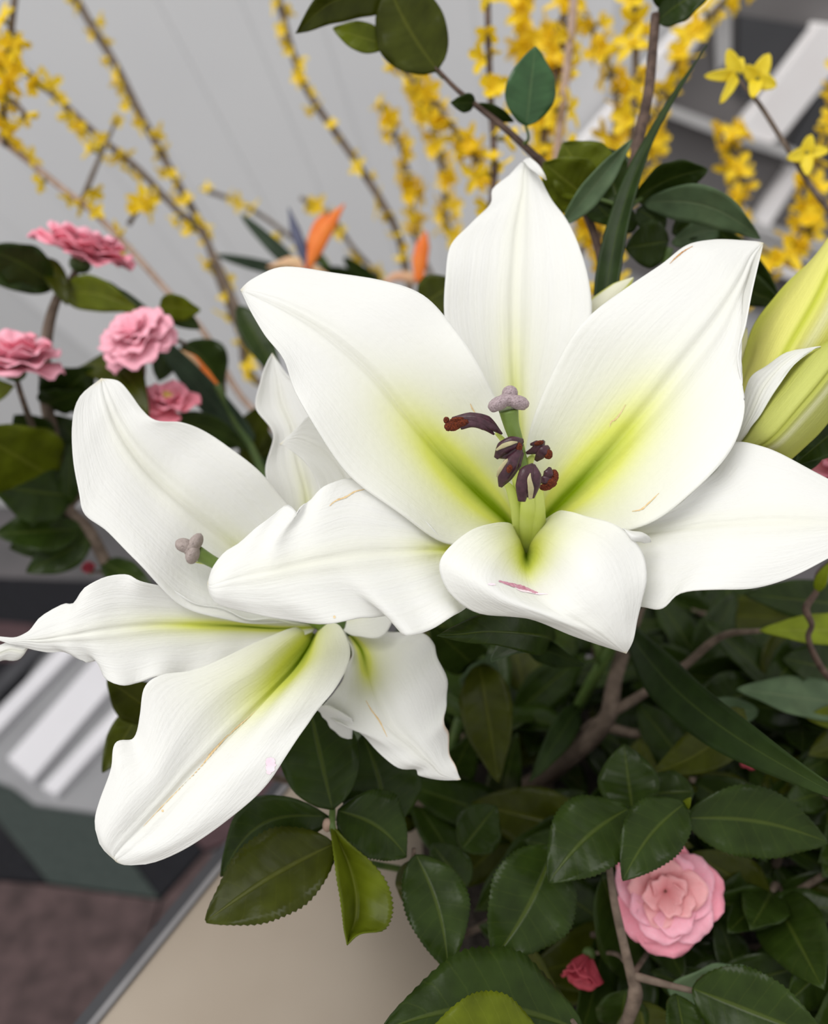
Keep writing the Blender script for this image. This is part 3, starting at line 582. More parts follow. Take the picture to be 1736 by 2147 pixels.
petal(LC, [[(1525,950,320),(1530,952,319),(1535,955,318)],[(1543,915,313),(1550,920,310),(1560,915,309)],[(1552,860,312),(1575,872,306),(1592,872,303)],
 [(1570,800,312),(1600,815,305),(1632,810,302)],[(1605,768,311),(1635,772,304),(1662,768,303)],[(1652,740,310),(1675,742,305),(1693,742,305)],[(1695,730,308),(1702,731,307),(1708,732,307)],(1720,727,308)], gs=0, rip=0.3, groove=0.1, cream=0.7)
petal(LC, [[(1535,800,326),(1540,805,325),(1545,805,325)],[(1540,740,326),(1548,745,323),(1556,750,324)],[(1550,705,327),(1558,710,325),(1566,715,325)],(1566,688,328)], gs=0, rip=0, groove=0, body=(0.82,0.80,0.55), midcol=YB, nu=17, nv=24)
tube('stalk', [P(1505,955,334), P(1470,1010,345), P(1400,1120,380), P(1330,1260,440)], [0.007, 0.0075, 0.0055, 0.005], M['greenstem'], LC, seg=14)
LD = empty('lily_bud', P(1230, 680, 350), 'slim pointed pale lily bud peeping over the large lily', 'lily bud')
v, f = ribbon([P(1215,700,348), P(1255,655,346), P(1300,610,345), P(1328,582,344)], [0.0058, 0.0062, 0.004, 0.0003], 0.9, seg=20)
t_ = np.repeat(np.linspace(0, 1, 28), 20); a_ = np.tile(np.linspace(0, 2*math.pi, 20, endpoint=False), 28)
cc = np.where((np.cos(a_*3) > 0.35)[:, None], np.array([0.60, 0.62, 0.12]), np.array([0.85, 0.84, 0.68]))
mk('bud_petals', v, f, M['petal'], LD, uv=np.c_[a_/6.28, t_], colr=cc)
tube('stalk', [P(1216,699,348), P(1205,760,356), P(1200,860,380), P(1200,1000,422), P(1220,1150,446), P(1262,1390,460)], [0.0045, 0.003, 0.003, 0.003, 0.003, 0.003], M['greenstem'], LD)

# ------------------------------------------------------------------ leaves and branches
def leaf_vf(base, tip, w, roll=0, bend=0.1, fold=0.15, side=0.0, nu=9, nv=22, serr=0.0, shape='camellia', twist=0.0, view=None):
    base, tip = np.asarray(base), np.asarray(tip); ax = tip-base; Ln = np.linalg.norm(ax); ax /= Ln
    vw = (CAM-(base+tip)/2) if view is None else np.asarray(view, float); vw = vw/np.linalg.norm(vw)
    sx = np.cross(ax, vw); sx /= np.linalg.norm(sx)+1e-9; nz = np.cross(sx, ax)
    if nz.dot(vw) < 0: nz = -nz
    a = math.radians(roll)
    t = np.linspace(0, 1, nv)
    if shape == 'camellia': wp = np.sin(math.pi*t**0.86)**0.72*(1-0.25*t**4)
    elif shape == 'lance': wp = np.sin(math.pi*t**0.75)**0.85
    elif shape == 'blade': wp = np.sin(math.pi*t**0.5)**0.9
    elif shape == 'strap': wp = np.minimum(1, np.sin(math.pi*t**0.6)**0.5)
    else: wp = np.sin(math.pi*t**0.95)**0.6
    wp[0] = wp[-1] = 0.02
    V = np.zeros((nv, nu, 3)); UV = np.zeros((nv, nu, 2)); s = np.linspace(-1, 1, nu)
    for i in range(nv):
        rr = a+math.radians(twist)*(t[i]-0.4); sd_ = sx*math.cos(rr)+nz*math.sin(rr); nn = nz*math.cos(rr)-sx*math.sin(rr)
        c = base+ax*Ln*t[i]+nz*(-bend*Ln*(t[i]**2-t[i]*0.0)*1.0+bend*Ln*t[i])*2 + sx*side*Ln*math.sin(math.pi*t[i])
        wd = wp[i]*w/2*(1+(serr*(((i*2) % 4)/2-0.5) if 0 < i < nv-1 else 0))
        V[i] = c+sd_*(s*wd)[:, None]+nn*(fold*wd*np.abs(s)**1.5 + 0.03*w*np.sin(t[i]*19+s*2)*np.abs(s)**2)[:, None]
        UV[i, :, 0] = (s+1)/2; UV[i, :, 1] = t[i]
    return V.reshape(-1, 3), grid_faces(nv, nu), UV.reshape(-1, 2)
def leaf(parent, b, t, wpx, mat='mid', name='leaf', solid=0.0005, **kw):
    wd = wpx*(b[2]+t[2])/2/1000/FPX
    v, f, uv = leaf_vf(P(*b), P(*t), wd, **kw)
    o = mk(name, v, f, M[mat], parent, uv=uv)
    sm = o.modifiers.new('thickness', 'SOLIDIFY'); sm.thickness = solid; sm.offset = 0
    return o
def loft_leaf(parent, rows, mat, nu=15, nv=60, serr=0.0, groove=0.5):
    R5 = []
    for r in rows:
        if len(r) == 3 and not hasattr(r[0], '__len__'): r = [r]*3
        R5.append(np.asarray(r, float))
    A = cr(np.array(R5), nv); s = np.linspace(-1, 1, nu); V = np.zeros((nv, nu, 3)); t = np.linspace(0, 1, nv)
    for i in range(nv):
        l, m, q = A[i]; k = np.abs(s)[:, None]; w_ = np.where(s[:, None] < 0, l-m, q-m)
        V[i] = m+w_*(k+0.0*k*(1-k)); V[i, :, 2] += groove*(1-np.abs(s))**3*2
        if serr and i % 2: V[i, 0, :2] += (V[i, 0, :2]-m[:2])*serr; V[i, -1, :2] += (V[i, -1, :2]-m[:2])*serr
    uv = np.stack([np.broadcast_to((s+1)/2, (nv, nu)), np.broadcast_to(t[:, None], (nv, nu))], -1)
    o = mk('leaf', PA(V.reshape(-1, 3)), grid_faces(nv, nu), M[mat], parent, uv=uv.reshape(-1, 2))
    sm = o.modifiers.new('thickness', 'SOLIDIFY'); sm.thickness = 0.0005; sm.offset = 0
    return o
def twig(parent, pts, rpx, mat='bark', name='stem', seg=8):
    r = [q*p[2]/1000/FPX for q, p in zip(rpx if hasattr(rpx, '__len__') else [rpx]*len(pts), pts)]
    q3 = [P(*p) for p in pts]
    for q in q3: q[2] = max(q[2], ZT+0.015)
    return tube(name, q3, r, M[mat], parent, seg=seg)
def sprig(name, label, cat, stems, leaves, mat='bark', group=None):
    o = empty(name, P(*stems[0][0][-1]), label, cat, group)
    for s in stems: twig(o, s[0], s[1], s[2] if len(s) > 2 else mat)
    for l in leaves:
        b, t, wpx, m = l[:4]; kw = l[4] if len(l) > 4 else {}
        leaf(o, b, t, wpx, m, **kw)
    return o
SER = dict(serr=0.05, nv=50)
# near sprig over the planter ledge
sprig('camellia_sprig', 'camellia sprig with olive serrated leaves hanging over the champagne ledge', 'camellia sprig',
 [([(697,1660,345),(697,1700,335),(700,1745,330),(742,1800,350),(870,1830,400),(960,1900,480)], [5,7,8,7,7,9], 'greenstem')],
 [((697,1698,334),(640,1440,345),170,'dark',dict(roll=12,bend=-0.04,fold=0.12)),
  ((700,1770,328),(432,1932,315),178,'olive',dict(roll=-15,bend=0.10,fold=0.16,side=0.03,**SER)),
  ((690,1712,336),(464,1838,340),118,'dark',dict(roll=10,bend=0.10,fold=0.2,side=0.20)),
  ((708,1700,338),(852,1796,338),150,'dark',dict(roll=20,bend=0.12,fold=0.2,side=-0.1,**SER)),
  ((812,1742,352),(760,1540,362),175,'dark',dict(roll=-10,bend=0.05,side=0.05)),
  ((705,1720,345),(832,1690,362),80,'mid',dict(roll=30,bend=0.1))])
loft_leaf(bpy.data.objects['camellia_sprig'], [[(693,1735,329),(700,1738,328),(704,1738,329)],[(697,1765,322),(712,1768,327),(735,1770,326)],[(702,1800,316),(728,1805,326),(775,1805,324)],
 [(707,1840,312),(740,1845,325),(806,1845,322)],[(714,1880,310),(746,1885,323),(820,1885,320)],[(719,1920,309),(744,1925,320),(819,1922,317)],[(722,1948,309),(738,1945,317),(802,1950,314)],[(725,1964,309),(732,1962,313),(755,1958,311)],(728,1981,309)], 'bright', serr=0.06)
v, f = blob(P(686,1730,330), RT*0.0018, UP*0.0026, FW*0.0018); mk('leaf_bud', v, f, M['pinkbark'], bpy.data.objects['camellia_sprig'])
sprig('camellia_sprig', 'camellia sprig with two broad drooping leaves beside the serrated hanging leaf', 'camellia sprig',
 [([(868,1780,345),(864,1830,350),(868,1870,372),(960,1960,450),(1100,2060,520)], [5,6,6,7,8])],
 [((872,1792,343),(940,2034,325),140,'mid',dict(roll=10,bend=0.06,fold=0.14,side=-0.06,**SER)),
  ((866,1800,350),(892,1920,360),125,'olive',dict(roll=-15,bend=0.1,side=-0.1)),
  ((1160,1778,350),(1035,2012,332),190,'mid',dict(roll=14,bend=0.10,fold=0.14,side=-0.04,**SER)),
  ((968,1780,380),(1040,1690,390),110,'mid',dict(roll=-20)),
  ((980,1860,385),(905,1770,392),100,'dark',dict(roll=20))])
sprig('camellia_sprig', 'camellia sprig with broad bright leaves low over the ledge front', 'camellia sprig',
 [([(1200,2140,300),(1230,2180,310),(1300,2260,340),(1350,2330,380)], [5,6,7,8])],
 [((1225,2165,310),(800,2160,300),250,'mid',dict(roll=-20,bend=0.12,fold=0.1,side=0.10,**SER)),
  ((1140,2190,285),(880,2190,275),150,'bright',dict(roll=-10,bend=0.1,side=0.09,**SER))])
sprig('camellia_sprig', 'camellia sprig whose leaves lean over the peach-pink bloom', 'camellia sprig',
 [([(1275,1800,345),(1290,1900,348),(1322,2040,352),(1332,2085,353),(1308,2160,360),(1270,2260,380),(1250,2400,410)], [7,9,11,16,12,12,12], 'bark'),
  ([(1326,2045,352),(1400,2065,345),(1455,2078,340)], [9,7,6], 'bark'), ([(1325,1700,362),(1310,1760,352),(1278,1815,345)], [5,6,7], 'bark'),
  ([(1445,1700,345),(1380,1725,350),(1320,1740,354)], [4,5,6], 'greenstem'), ([(1326,2045,352),(1366,1985,388),(1398,1930,396),(1396,1876,381)], [6,5,5,5], 'bark'), ([(1322,2030,352),(1292,2000,374),(1242,1998,388)], [6,5,4], 'bark')],
 [((1318,1695,345),(1150,1850,330),160,'mid',dict(roll=-8,bend=0.08,fold=0.15,side=0.06,**SER)),
  ((1435,1685,342),(1305,1845,325),128,'mid',dict(roll=5,bend=0.08,fold=0.18,side=0.06,**SER)),
  ((1438,1715,350),(1735,1765,345),150,'dark',dict(roll=-10,bend=0.06,fold=0.15,side=-0.06,**SER)),
  ((1327,1705,362),(1308,1560,368),128,'dark',dict(roll=8,bend=0.05)),
  ((1432,1698,344),(1448,1672,340),18,'bright',dict(roll=10)),
  ((1455,1660,372),(1340,1665,380),95,'dark',dict(roll=-25)),
  ((1452,2072,338),(1740,2185,315),170,'mid',dict(roll=-12,bend=0.1,fold=0.16,**SER)),
  ((1418,2085,342),(1450,2260,320),100,'mid',dict(roll=35,bend=0.05,fold=0.4,**SER)),
  ((1262,1835,374),(1330,2060,398),120,'dark',dict(roll=25,bend=0.1)),
  ((1312,2075,372),(1296,2170,378),110,'dark',dict(roll=10)),
  ((1400,2075,362),(1605,2060,372),130,'grey',dict(roll=-45,bend=0.15)),
  ((1340,2100,372),(1360,2230,372),140,'olive',dict(roll=15))])
# lily leaves
lst = empty('lily_plant', P(1160, 1500, 560), 'dark green lily stem with long pointed leaves under the large lily', 'lily stem')
twig(lst, [(1040,1290,420),(1010,1370,430),(985,1450,440),(950,1560,450),(930,1700,475),(920,1850,520)], [11,12,12,12,12,12], 'lilyleaf' if False else 'greenstem')
twig(lst, [(1130,1328,430),(1085,1350,428),(1025,1345,426)], [9,10,10], 'greenstem')
loft_leaf(lst, [[(1165,1335,425),(1160,1345,425),(1155,1352,425)],[(1150,1290,345),(1145,1335,342),(1136,1374,342)],[(1090,1280,312),(1090,1328,310),(1103,1368,312)],[(1010,1288,300),(1020,1325,296),(1040,1353,299)],[(958,1310,293),(965,1330,289),(975,1347,292)],(916,1333,284)], 'mid')
leaf(lst, (1120,1330,405), (1030,1385,330), 90, 'grey', roll=-40, bend=0.1, shape='lance')
leaf(lst, (1090,1340,410), (1225,1395,350), 70, 'lilyleaf', roll=-40, bend=0.05, shape='lance')
leaf(lst, (1006,1390,430), (1045,1640,400), 115, 'olive', roll=-15, bend=0.08, shape='lance')
leaf(lst, (985,1450,440), (1030,1370,430), 90, 'grey', roll=-40, bend=0.12)
leaf(lst, (1000,1400,438), (900,1310,400), 100, 'mid', roll=20, bend=0.1, shape='lance')
leaf(lst, (1040,1720,470), (1085,1535,430), 80, 'mid', roll=15, bend=0.06, shape='lance')
leaf(lst, (930,1660,470), (992,1535,418), 90, 'mid', roll=-20, bend=0.06, shape='lance')
lst2 = empty('lily_plant', P(1330, 1500, 560), 'lily stem with one long dark blade sweeping past the grey-green leaf', 'lily stem')
twig(lst2, [(1330,1262,440),(1290,1340,450),(1240,1430,470),(1180,1540,500),(1120,1680,560)], [11,12,12,12,12], 'greenstem')
leaf(lst2, (1310,1310,430), (1800,1690,300), 108, 'lilyleaf', roll=-22, bend=0.10, fold=0.2, shape='lance', side=0.06, nv=30)
leaf(lst2, (1212,1482,480), (1110,1640,412), 60, 'lilyleaf', roll=20, shape='lance')
lst3 = empty('lily_plant', P(1250, 1150, 450), 'upright narrow lily blade rising beside the bare dark camellia twig', 'lily leaf')
leaf(lst3, (1258,720,352), (1482,95,372), 52, 'lilyleaf', roll=28, bend=-0.02, fold=0.35, shape='blade', side=-0.07, nv=36, twist=60)
leaf(lst3, (1180,470,372), (1325,292,366), 52, 'grey', roll=-20, bend=0.05, fold=0.5, shape='lance')
twig(lst3, [(1180,465,372),(1190,560,375),(1225,690,372),(1285,800,388),(1292,1000,412),(1294,1150,434),(1296,1322,447)], [5,6,7,8,8,8,8], 'greenstem')
# dark upright camellia branch with top leaves
sprig('camellia_branch', 'upright dark brown camellia twig with glossy leaves fanning from its middle', 'camellia branch',
 [([(1375,30,395),(1368,110,395),(1360,190,394),(1340,290,392),(1318,400,390),(1295,510,390),(1280,620,392),(1270,760,400),(1265,960,430),(1260,1200,480),(1255,1500,560)], [10,10,11,12,13,14,14,14,14,15,16], 'darkbark'),
  ([(1405,520,402),(1385,580,405),(1340,680,408),(1290,790,405)], [8,8,8,9], 'greenstem'), ([(1310,440,392),(1330,425,394),(1345,415,395)], [6,5,5], 'greenstem'), ([(1312,440,391),(1280,425,392),(1243,414,393)], [5,4,4], 'greenstem')],
 [((1378,45,395),(1500,-30,380),90,'mid',dict(roll=35,bend=0.12,side=-0.05)),
  ((1385,20,395),(1440,-70,380),90,'mid',dict(roll=-20)),
  ((1332,415,395),(1483,355,388),105,'mid',dict(roll=-38,bend=0.18,fold=0.3,side=-0.07)),
  ((1350,425,396),(1594,500,385),85,'grey',dict(roll=-25,bend=0.2,fold=0.15,side=-0.12)),
  ((1335,440,398),(1392,490,402),70,'mid',dict(roll=20,bend=0.1,side=-0.1)),
  ((1410,490,402),(1495,440,405),70,'mid',dict(roll=-10,bend=0.1)),
  ((1408,510,402),(1530,485,408),55,'grey',dict(roll=-20,bend=0.12,side=-0.08)),
  ((1402,505,402),(1310,520,400),100,'mid',dict(roll=12,bend=0.08)),
  ((1325,440,396),(1290,490,405),60,'mid',dict(roll=0)),
  ((1240,420,393),(1140,340,386),130,'bright',dict(roll=20,bend=0.12)),
  ((1250,405,394),(1180,300,388),140,'bright',dict(roll=-15,bend=0.1)),
  ((1300,430,396),(1262,310,402),105,'mid',dict(roll=15,bend=0.05)),
  ((1290,470,400),(1215,390,402),70,'mid',dict(roll=-25)),
  ((1500,470,405),(1640,640,410),60,'mid',dict(roll=-30)),
  ((1420,540,404),(1640,640,408),90,'mid',dict(roll=-20,bend=0.1)),
  ((1370,600,408),(1545,690,412),80,'mid',dict(roll=10,bend=0.1))])
sprig('camellia_branch', 'slender camellia branch with big round leaves arching across the grey wall', 'camellia branch',
 [([(912,140,395),(955,185,396),(1000,222,397),(1060,270,398),(1125,330,400),(1180,380,402),(1230,450,405),(1262,560,405),(1272,700,402)], [4,5,6,7,8,9,9,9,10], 'darkbark'),
  ([(1102,262,392),(1108,290,395),(1095,305,399)], [3,3,4], 'greenstem'), ([(812,-15,400),(835,45,402),(885,115,400),(930,162,396)], [4,4,4,5], 'greenstem')],
 [((918,148,395),(815,-30,388),150,'olive',dict(roll=5,bend=0.05,fold=0.08,shape='round',side=-0.04)),
  ((818,5,395),(620,70,385),85,'olive',dict(roll=20,bend=0.15,fold=0.25,side=0.16)),
  ((812,95,398),(698,60,396),60,'bright',dict(roll=-15,bend=0.12,fold=0.2)),
  ((825,0,396),(850,-60,390),40,'mid'),
  ((1103,264,392),(1122,98,380),108,'cool',dict(roll=-10,bend=0.06,fold=0.12)),
  ((995,215,397),(945,215,390),40,'mid',dict(roll=20,bend=0.2)),
  ((1000,218,397),(1078,255,402),32,'mid',dict(roll=-30,bend=0.2))])
# left-hand camellia shrub
sprig('camellia_branch', 'pale camellia branch carrying the three pink blooms beside the grey wall', 'camellia branch',
 [([(166,554,506),(148,590,505),(118,630,500),(98,710,498),(95,830,500),(118,940,505),(140,1060,510),(185,1110,515),(240,1210,525),(330,1330,540),(520,1500,560),(760,1650,590),(900,1700,610)], [7,8,10,12,13,13,13,13,13,14,15,16,18], 'bark'),
  ([(31,779,467),(45,830,472),(70,900,490),(105,985,506),(135,1040,509)], [5,6,7,8,9], 'bark'), ([(285,712,475),(300,775,484),(280,840,494),(200,1000,508),(145,1060,510)], [4,6,7,8,9], 'bark'), ([(238,1207,525),(215,1200,524),(195,1198,523)], [5,4,3], 'bark')],
 [((110,600,495),(-40,520,470),110,'mid',dict(roll=30,bend=0.18,side=0.08)),
  ((112,600,498),(-30,585,480),75,'dark',dict(roll=-10,bend=0.1,side=0.12)),
  ((100,540,498),(140,640,485),45,'olive',dict(roll=10)),
  ((130,618,501),(290,650,484),75,'bright',dict(roll=-10,bend=0.15,side=-0.08)),
  ((138,606,504),(298,658,510),60,'dark',dict(roll=20,side=-0.08)),
  ((145,596,508),(350,688,504),50,'mid',dict(roll=30,side=-0.05)),
  ((335,640,495),(420,650,488),60,'bright',dict(roll=-20,bend=0.1)),
  ((170,768,500),(312,874,468),85,'olive',dict(roll=10,bend=0.12,side=-0.16)),
  ((100,850,500),(195,770,490),110,'dark',dict(roll=-20,bend=0.1)),
  ((90,850,500),(170,820,488),80,'mid',dict(roll=-40,bend=0.1)),
  ((110,1000,505),(-60,900,450),175,'bright',dict(roll=15,bend=0.12,fold=0.1)),
  ((-60,830,470),(30,810,460),60,'bright',dict(roll=10)),
  ((150,1040,508),(-20,1020,480),150,'dark',dict(roll=-15,bend=0.12)),
  ((170,1110,512),(-10,1120,490),110,'mid',dict(roll=-30,bend=0.1)),
  ((180,1110,513),(20,1150,500),90,'dark',dict(roll=10,bend=0.1)),
  ((190,1130,515),(55,1200,500),80,'dark',dict(roll=-10,bend=0.1)),
  ((145,1060,508),(150,930,495),45,'mid',dict(roll=20)),
  ((100,940,505),(30,870,490),90,'dark',dict(roll=10,bend=0.1)),
  ((215,1180,520),(320,1230,500),60,'dark',dict(roll=20)),
  ((240,1000,515),(110,870,505),90,'dark',dict(roll=10))])
sprig('camellia_branch', 'camellia branch with dark rounded leaves behind the hanging lily', 'camellia branch',
 [([(470,760,560),(470,850,560),(508,940,558),(560,1050,558),(640,1180,566),(760,1400,585),(900,1600,610)], [6,7,8,9,10,12,14], 'bark'),
  ([(354,861,492),(364,905,503),(440,945,530),(506,960,556)], [4,5,6,7], 'bark'), ([(300,1490,400),(420,1560,430),(620,1640,500),(780,1690,560)], [5,6,8,9], 'bark'), ([(335,705,528),(385,720,545),(440,765,560),(470,820,560)], [4,5,5,6], 'bark')],
 [((385,720,546),(460,825,548),105,'dark',dict(roll=-10,bend=0.1,side=-0.12)),
  ((348,728,536),(332,800,532),60,'mid',dict(roll=30)),
  ((512,950,556),(560,845,538),75,'olive',dict(roll=20,bend=0.12)),
  ((535,990,556),(545,880,548),80,'olive',dict(roll=-10,bend=0.1)),
  ((320,890,495),(520,940,515),70,'mid',dict(roll=-25,bend=0.15,side=-0.1)),
  ((500,935,545),(318,885,508),55,'mid',dict(roll=-40,bend=0.15)),
  ((518,960,556),(590,1010,548),70,'dark',dict(roll=10)),
  ((330,1500,395),(225,1425,370),95,'olive',dict(roll=10,bend=0.08)),
  ((300,1480,400),(215,1620,375),70,'olive',dict(roll=-10,bend=0.1)),
  ((340,640,500),(420,690,505),45,'dark',dict(roll=10)),
  ((500,640,530),(590,800,520),60,'dark',dict(roll=10,bend=0.1)),
  ((880,640,470),(960,590,460),90,'olive',dict(roll=10,bend=0.15)),
  ((880,640,472),(930,700,470),60,'mid',dict(roll=-10))])
# right-hand shrub leaves traced one by one
sprig('camellia_branch', 'thick grey-brown camellia branch crossing the shaded shrub beneath the large lily', 'camellia branch',
 [([(1360,1210,470),(1330,1300,465),(1290,1420,460),(1270,1510,460),(1190,1590,470),(1110,1645,490),(1060,1700,530)], [13,14,16,20,22,20,18], 'bark'),
  ([(1275,1525,460),(1350,1540,455),(1470,1528,450),(1532,1552,450),(1573,1575,443)], [12,10,9,6,4], 'bark'), ([(1270,1500,460),(1340,1460,455),(1430,1400,445),(1510,1335,425),(1598,1322,405)], [12,10,9,8,5], 'bark'),
  ([(1130,1650,488),(1180,1720,470),(1230,1800,460)], [9,8,7], 'bark'), ([(1470,2010,420),(1540,1960,415),(1640,1890,405),(1760,1815,395)], [11,9,8,7], 'bark'), ([(1440,2010,425),(1560,1990,420),(1760,1975,415)], [8,8,8], 'bark'),
  ([(1180,1985,450),(1300,2005,455),(1440,2012,430)], [8,9,9], 'bark')],
 [((1560,1488,400),(1368,1622,385),100,'olive',dict(roll=-12,bend=0.1,side=-0.08)),
  ((1830,1320,428),(1593,1322,404),72,'lime',dict(roll=-20,bend=0.05)),
  ((1800,1480,430),(1545,1445,415),95,'grey',dict(roll=-25,bend=0.08)),
  ((1590,1490,430),(1420,1500,425),65,'grey',dict(roll=-20,bend=0.1)),
  ((1700,1340,440),(1600,1460,420),85,'mid',dict(roll=15,bend=0.1)),
  ((1780,1410,440),(1640,1380,425),110,'dark',dict(roll=-10,bend=0.1)),
  ((1790,1270,450),(1560,1245,430),90,'dark',dict(roll=-10,bend=0.1)),
  ((1780,1500,425),(1690,1505,415),50,'bright',dict(roll=10)),
  ((1740,900,330),(1640,1010,340),60,'lilyleaf',dict(roll=10)),
  ((1790,870,330),(1665,975,325),85,'dark',dict(roll=-10))])
# twiggy bits at the right edge
sprig('dry_twig', 'gnarled dark twig with a dry bud beside the yellow-green leaf', 'twig',
 [([(1745,1180,395),(1715,1205,395),(1712,1240,394),(1690,1275,393),(1702,1310,394),(1695,1340,394),(1722,1400,398),(1785,1480,402),(1850,1620,430),(1850,1760,470)], [9,6,6,8,6,6,7,8,8,8], 'darkbark'), ([(1745,1180,395),(1768,1080,372),(1761,990,349)], [6,5,4], 'darkbark')],
 [((1712,1240,394),(1738,1180,385),26,'lime',dict(roll=20,bend=0.2))], 'darkbark')

# ------------------------------------------------------------------ camellia blooms
def bloom_petal(k):
    r = random.Random(50+k); nu, nv = 9, 9; V = []
    for i in range(nv):
        t = i/(nv-1); wd = (0.16+0.84*math.sin(math.pi*(t*0.60+0.02))**0.9)*0.50
        for j in range(nu):
            s = -1+2*j/(nu-1)
            x = t*(1-0.34*abs(s)**2.6*t)-0.035*math.exp(-(s/0.25)**2)*t**8
            z = 0.22*t*t*(-1)+0.26*t+0.10*s*s*t+0.075*math.sin(s*6+t*3+k*2)*t*t
            V.append((x, s*wd, z))
    me = bpy.data.meshes.new('petal'); me.from_pydata(V, [], grid_faces(nv, nu)); me.polygons.foreach_set('use_smooth', [True]*len(me.polygons)); return me
BP = {}
def bloom(loc, facing, R, n, mats, label, stretch=1.0, inner=78, outer=-8, yellow=False, seed=1, flat=1.0, jit=6):
    r = random.Random(seed); o = empty('camellia_bloom', loc, label, 'camellia')
    f = Vector(facing).normalized(); q = f.to_track_quat('Z', 'Y').to_matrix().to_4x4()
    for i in range(n):
        t = (i+0.5)/n; k = r.randrange(3); mt = mats[min(len(mats)-1, int(t*len(mats)*0.999))] if len(mats) > 1 else mats[0]
        key = (k, mt)
        if key not in BP: BP[key] = bloom_petal(k); BP[key].materials.append(M[mt])
        c = bpy.data.objects.new('petal', BP[key]); col.objects.link(c); c.parent = o
        th = math.radians(inner+(outer-inner)*t**0.8+r.uniform(-jit, jit)); s = R*(0.42+0.58*t**0.6)*r.uniform(.93, 1.07)
        c.matrix_local = q @ Matrix.Rotation(i*2.399+r.uniform(-.2, .2), 4, 'Z') @ Matrix.Translation((0.02*R, 0, -0.10*R*t)) @ Matrix.Rotation(-th, 4, 'Y') @ Matrix.Diagonal((s, s*(0.75+0.35*t), s*flat, 1))
        sm = c.modifiers.new('thickness', 'SOLIDIFY'); sm.thickness = 0.0004/s
    # green calyx under the bloom
    fv = np.array(f); v, fc = blob(np.array(loc)-fv*0.16*R, *[np.array(q.col[j][:3])*a for j, a in ((0, 0.2*R), (1, 0.2*R), (2, 0.17*R))])
    mk('calyx', v, fc, M['greenstem'], o)
    if yellow:
        v, fc = join([tube_vf([np.array(loc), np.array(loc)+(fv*0.42+np.array(q.col[0][:3])*0.12*math.cos(a)+np.array(q.col[1][:3])*0.12*math.sin(a))*R], [0.0006, 0.0011], 5, 6) for a in np.linspace(0, 6.28, 14)])
        mk('stamens', v, fc, M['stamen_y'], o)
    return o
toc = -FW
bloom(P(172,536,505), UP*0.85+RT*0.28+toc*0.22, 0.031, 34, ['paleink', 'paleink', 'pink', 'pink'], 'pink camellia bloom seen from the side above green leaves by the grey wall', inner=60, outer=6, seed=3, jit=7)
bloom(P(284,704,470), toc*0.7+UP*0.6-RT*0.2, 0.0225, 30, ['paleink', 'paleink', 'paleink', 'paleink'], 'ruffled pale pink camellia bloom facing out above the dark drooping leaf', seed=5, inner=58, outer=-22, jit=14)
bloom(P(30,762,465), UP*0.9+toc*0.35+RT*0.1, 0.029, 28, ['paleink', 'pink', 'paleink', 'paleink'], 'pink camellia bloom opened flat above dark leaves near the broad bright leaf', outer=-4, seed=8)
bloom(P(352,850,488), UP*0.7+toc*0.6+RT*0.15, 0.019, 13, ['pink', 'pink', 'deepink'], 'small pink camellia bloom with yellow centre tucked behind the hanging lily', yellow=True, seed=11, outer=0)
bloom(P(1395,1868,372), toc*0.9+UP*0.25-RT*0.1, 0.0245, 24, ['peach', 'peach', 'paleink', 'paleink', 'pink'], 'peach-pink double camellia bloom among dark leaves in the lower shrub', seed=14, inner=62, outer=2, jit=8)
bloom(P(1232,2010,385), toc*0.3-UP*0.3-RT*0.2, 0.0150, 12, ['crimson'], 'half-closed crimson camellia bud in deep shade below the peach-pink bloom', inner=85, outer=55, seed=16)
bloom(P(1760,985,345), toc*0.5+UP*0.5-RT*0.4, 0.014, 16, ['pink', 'deepink'], 'pink camellia bloom just showing beside the half-open lily', seed=18)
bloom(P(1575,1575,440), toc*0.6+UP*0.4, 0.011, 10, ['peach', 'crimson'], 'small faded peach camellia bloom behind the long dark lily blade', seed=19)
bloom(P(190,1197,522), toc*0.6+UP*0.4, 0.008, 8, ['crimson'], 'tiny crimson camellia bud on the pale branch', inner=85, outer=60, seed=20)

# ------------------------------------------------------------------ birds of paradise
def blade(parent, name, pts, wd, mat, flat=0.35):
    v, f = ribbon([P(*p) for p in pts], [q*mm for q in wd], flat, n=20, seg=10); return mk(name, v, f, M[mat], parent)
b1 = empty('bird_of_paradise', P(640, 700, 720), 'bird of paradise with bright orange sepals and dark blue tongue against the wall', 'bird of paradise')
blade(b1, 'sepal', [(640,570,700),(662,520,700),(690,470,700),(722,428,700)], [2,6.5,6,0.6], 'orange')
blade(b1, 'sepal', [(645,570,705),(655,510,708),(668,470,712),(685,445,715)], [2,5,4,0.5], 'orange')
blade(b1, 'tongue', [(648,575,700),(632,520,700),(618,480,702),(605,435,705)], [2,4.5,4,0.5], 'blue')
blade(b1, 'bract', [(700,590,705),(650,565,702),(610,550,700),(560,560,700)], [2,6,5,0.6], 'bract')
blade(b1, 'bract', [(690,560,708),(665,540,704),(640,535,703)], [2,5,1], 'greenstem')
tube('stalk', [P(690,585,705), P(730,680,720), P(780,850,740), P(840,1100,730), P(900,1240,700)], 0.005, M['greenstem'], b1)
b2 = empty('bird_of_paradise', P(880, 700, 740), 'bird of paradise with a single orange sepal beside the top lily petal', 'bird of paradise')
blade(b2, 'sepal', [(878,590,735),(880,550,735),(886,515,735),(893,485,735)], [3,6.5,6,0.8], 'orange')
blade(b2, 'bract', [(930,590,740),(880,585,738),(830,580,736),(800,600,735)], [2,5,4,0.6], 'bract')
tube('stalk', [P(915,590,740), P(930,700,745), P(940,900,740), P(960,1200,710)], 0.005, M['greenstem'], b2)
